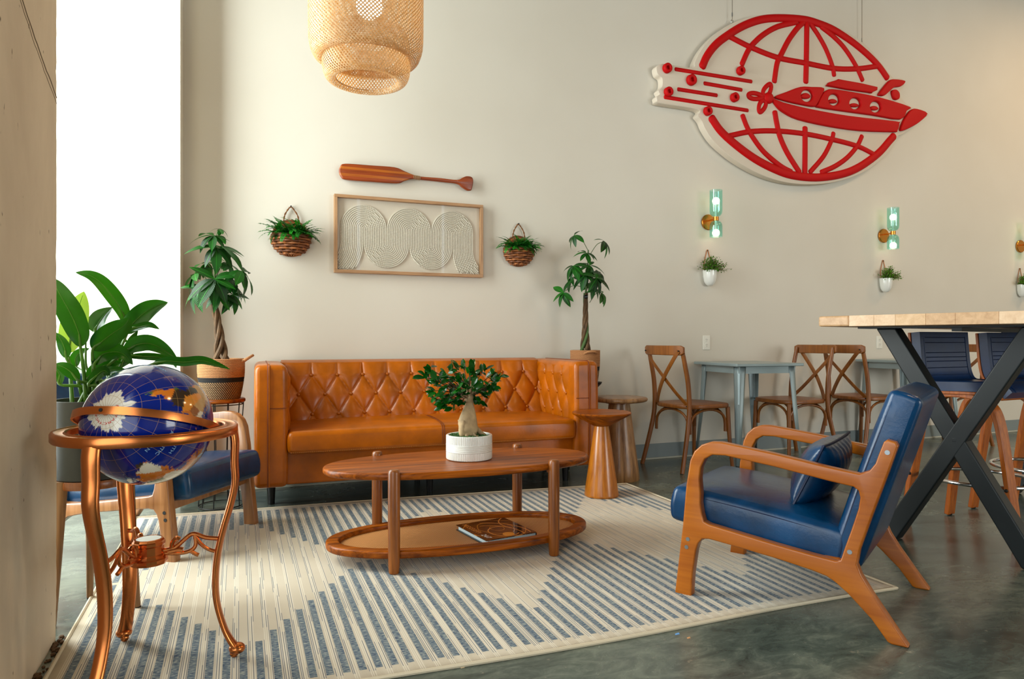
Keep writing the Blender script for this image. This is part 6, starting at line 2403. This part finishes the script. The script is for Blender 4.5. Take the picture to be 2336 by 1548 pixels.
# ================================================================== book on the rattan shelf
def book():
    z = 0.0715
    c = Vector((1.062, 2.866, 0))
    ex = Vector((0.16, -0.987, 0)).normalized()            # along the title
    w = 0.285
    h = 0.252
    t = thing('picture_book', 'dark brown hardcover book with orange swirls on the rattan shelf', 'book', (c.x, c.y, z), math.atan2(ex.y, ex.x))
    m, nt, p = new_mat('printed_cover')
    v = coords(nt)
    wv = N(nt, 'ShaderNodeTexWave')
    wv.wave_type = 'RINGS'
    wv.rings_direction = 'Z'
    wv.inputs['Scale'].default_value = 5.5
    wv.inputs['Distortion'].default_value = 5.0
    wv.inputs['Detail'].default_value = 1.0
    wv.inputs['Detail Scale'].default_value = 1.2
    nt.links.new(v, wv.inputs[0])
    nt.links.new(ramp(nt, wv.outputs[1], [(0.0, rgb(12, 7, 4)), (0.45, rgb(30, 15, 5)), (0.66, rgb(104, 48, 8)), (0.78, rgb(54, 24, 6)), (0.9, rgb(16, 9, 5)), (0.97, rgb(20, 10, 5)), (1.0, rgb(210, 130, 40))]), p.inputs['Base Color'])
    setp(p, rough=0.12, coat=0.5)
    mb = plain('book_boards', rgb(16, 26, 34), 0.3)
    mp = plain('book_pages', rgb(198, 214, 216), 0.8)
    MB().box((0, 0, 0.0015), (w, h, 0.003)).build('back_cover', mb, t, smooth=False)
    MB().box((0, 0.004, 0.012), (w - 0.012, h - 0.010, 0.018)).build('pages', mp, t, smooth=False)
    fc = MB().box((0, 0, 0.0225), (w, h, 0.003)).build('front_cover', m, t, smooth=False)
    MB().box((0, h / 2 - 0.001, 0.012), (w, 0.003, 0.022)).build('spine', mb, t, smooth=False)
    mo = plain('cover_orange', rgb(226, 132, 26), 0.3)
    mw = plain('cover_white', rgb(232, 232, 226), 0.3)
    for s, size, mm, xx, yy in (('MISSISSIPPI', 0.034, mo, -0.048, -h / 2 + 0.030), ('24/7', 0.034, mw, 0.088, -h / 2 + 0.030)):
        me = text_mesh('cover_title', s, size, mm, 0.0001)
        o = bpy.data.objects.new('cover_title', me)
        link(o, fc)
        o.location = (xx, yy, 0.0242)
    for (R_, a0, a1, cx, cy, rr) in ((0.075, 150, 400, 0.055, 0.01, 0.004), (0.16, 60, 170, 0.09, -0.07, 0.003), (0.20, 70, 165, 0.08, -0.07, 0.0035), (0.12, 170, 300, -0.03, 0.16, 0.004)):
        pts = []
        for i in range(30):
            a = math.radians(lerp(a0, a1, i / 29))
            q = (cx + R_ * math.cos(a), cy + R_ * math.sin(a) * 0.9)
            if abs(q[0]) < w / 2 - 0.006 and abs(q[1]) < h / 2 - 0.006:
                pts.append((q[0], q[1], 0.0241))
        if len(pts) > 2:
            MB().tube(pts, rr, 4, squash=0.05, up=(0, 0, 1)).build('cover_swirl', mo, fc)
    MB().lathe([(0.0001, 0.0246), (0.026, 0.0246), (0.026, 0.0238)], 28, (0.105, 0.005, 0)).build('cover_seal', plain('cover_gold', rgb(222, 140, 20), 0.3), fc)
    return t


book()


# ================================================================== small paper scraps on the floor
for (px, py, m, s, lb) in ((1504, 1443, (130, 170, 215), 0.012, 'tiny pale blue paper scrap on the concrete near the rug edge'), (1545, 1446, (110, 165, 225), 0.016, 'tiny blue paper scrap on the concrete beside the paler one'), (1571, 1455, (205, 150, 100), 0.012, 'tiny tan wood splinter on the concrete floor'), (1055, 1522, (205, 180, 140), 0.012, 'tiny cream chip at the front edge of the rug')):
    d = FPX * CAMH / (py - 774)
    a = (px - 1168) / FPX
    x, y = (FW[0] + RT[0] * a) * d, (FW[1] + RT[1] * a) * d
    o = MB().add([(-s / 2, -0.003, 0.0006), (s / 2, -0.002, 0.0006), (s / 2, 0.003, 0.003), (-s / 2 * 0.8, 0.003, 0.0015), (-s / 2, -0.003, 0.0), (s / 2, -0.002, 0.0), (s / 2, 0.003, 0.002), (-s / 2 * 0.8, 0.003, 0.0006)], [(0, 1, 2, 3), (7, 6, 5, 4), (0, 4, 5, 1), (1, 5, 6, 2), (2, 6, 7, 3), (3, 7, 4, 0)]).build('paper_scrap', plain('scrap', rgb(*m), 0.7), None, smooth=False)
    o.location = (x, y, 0)
    tag(o, lb, 'litter')
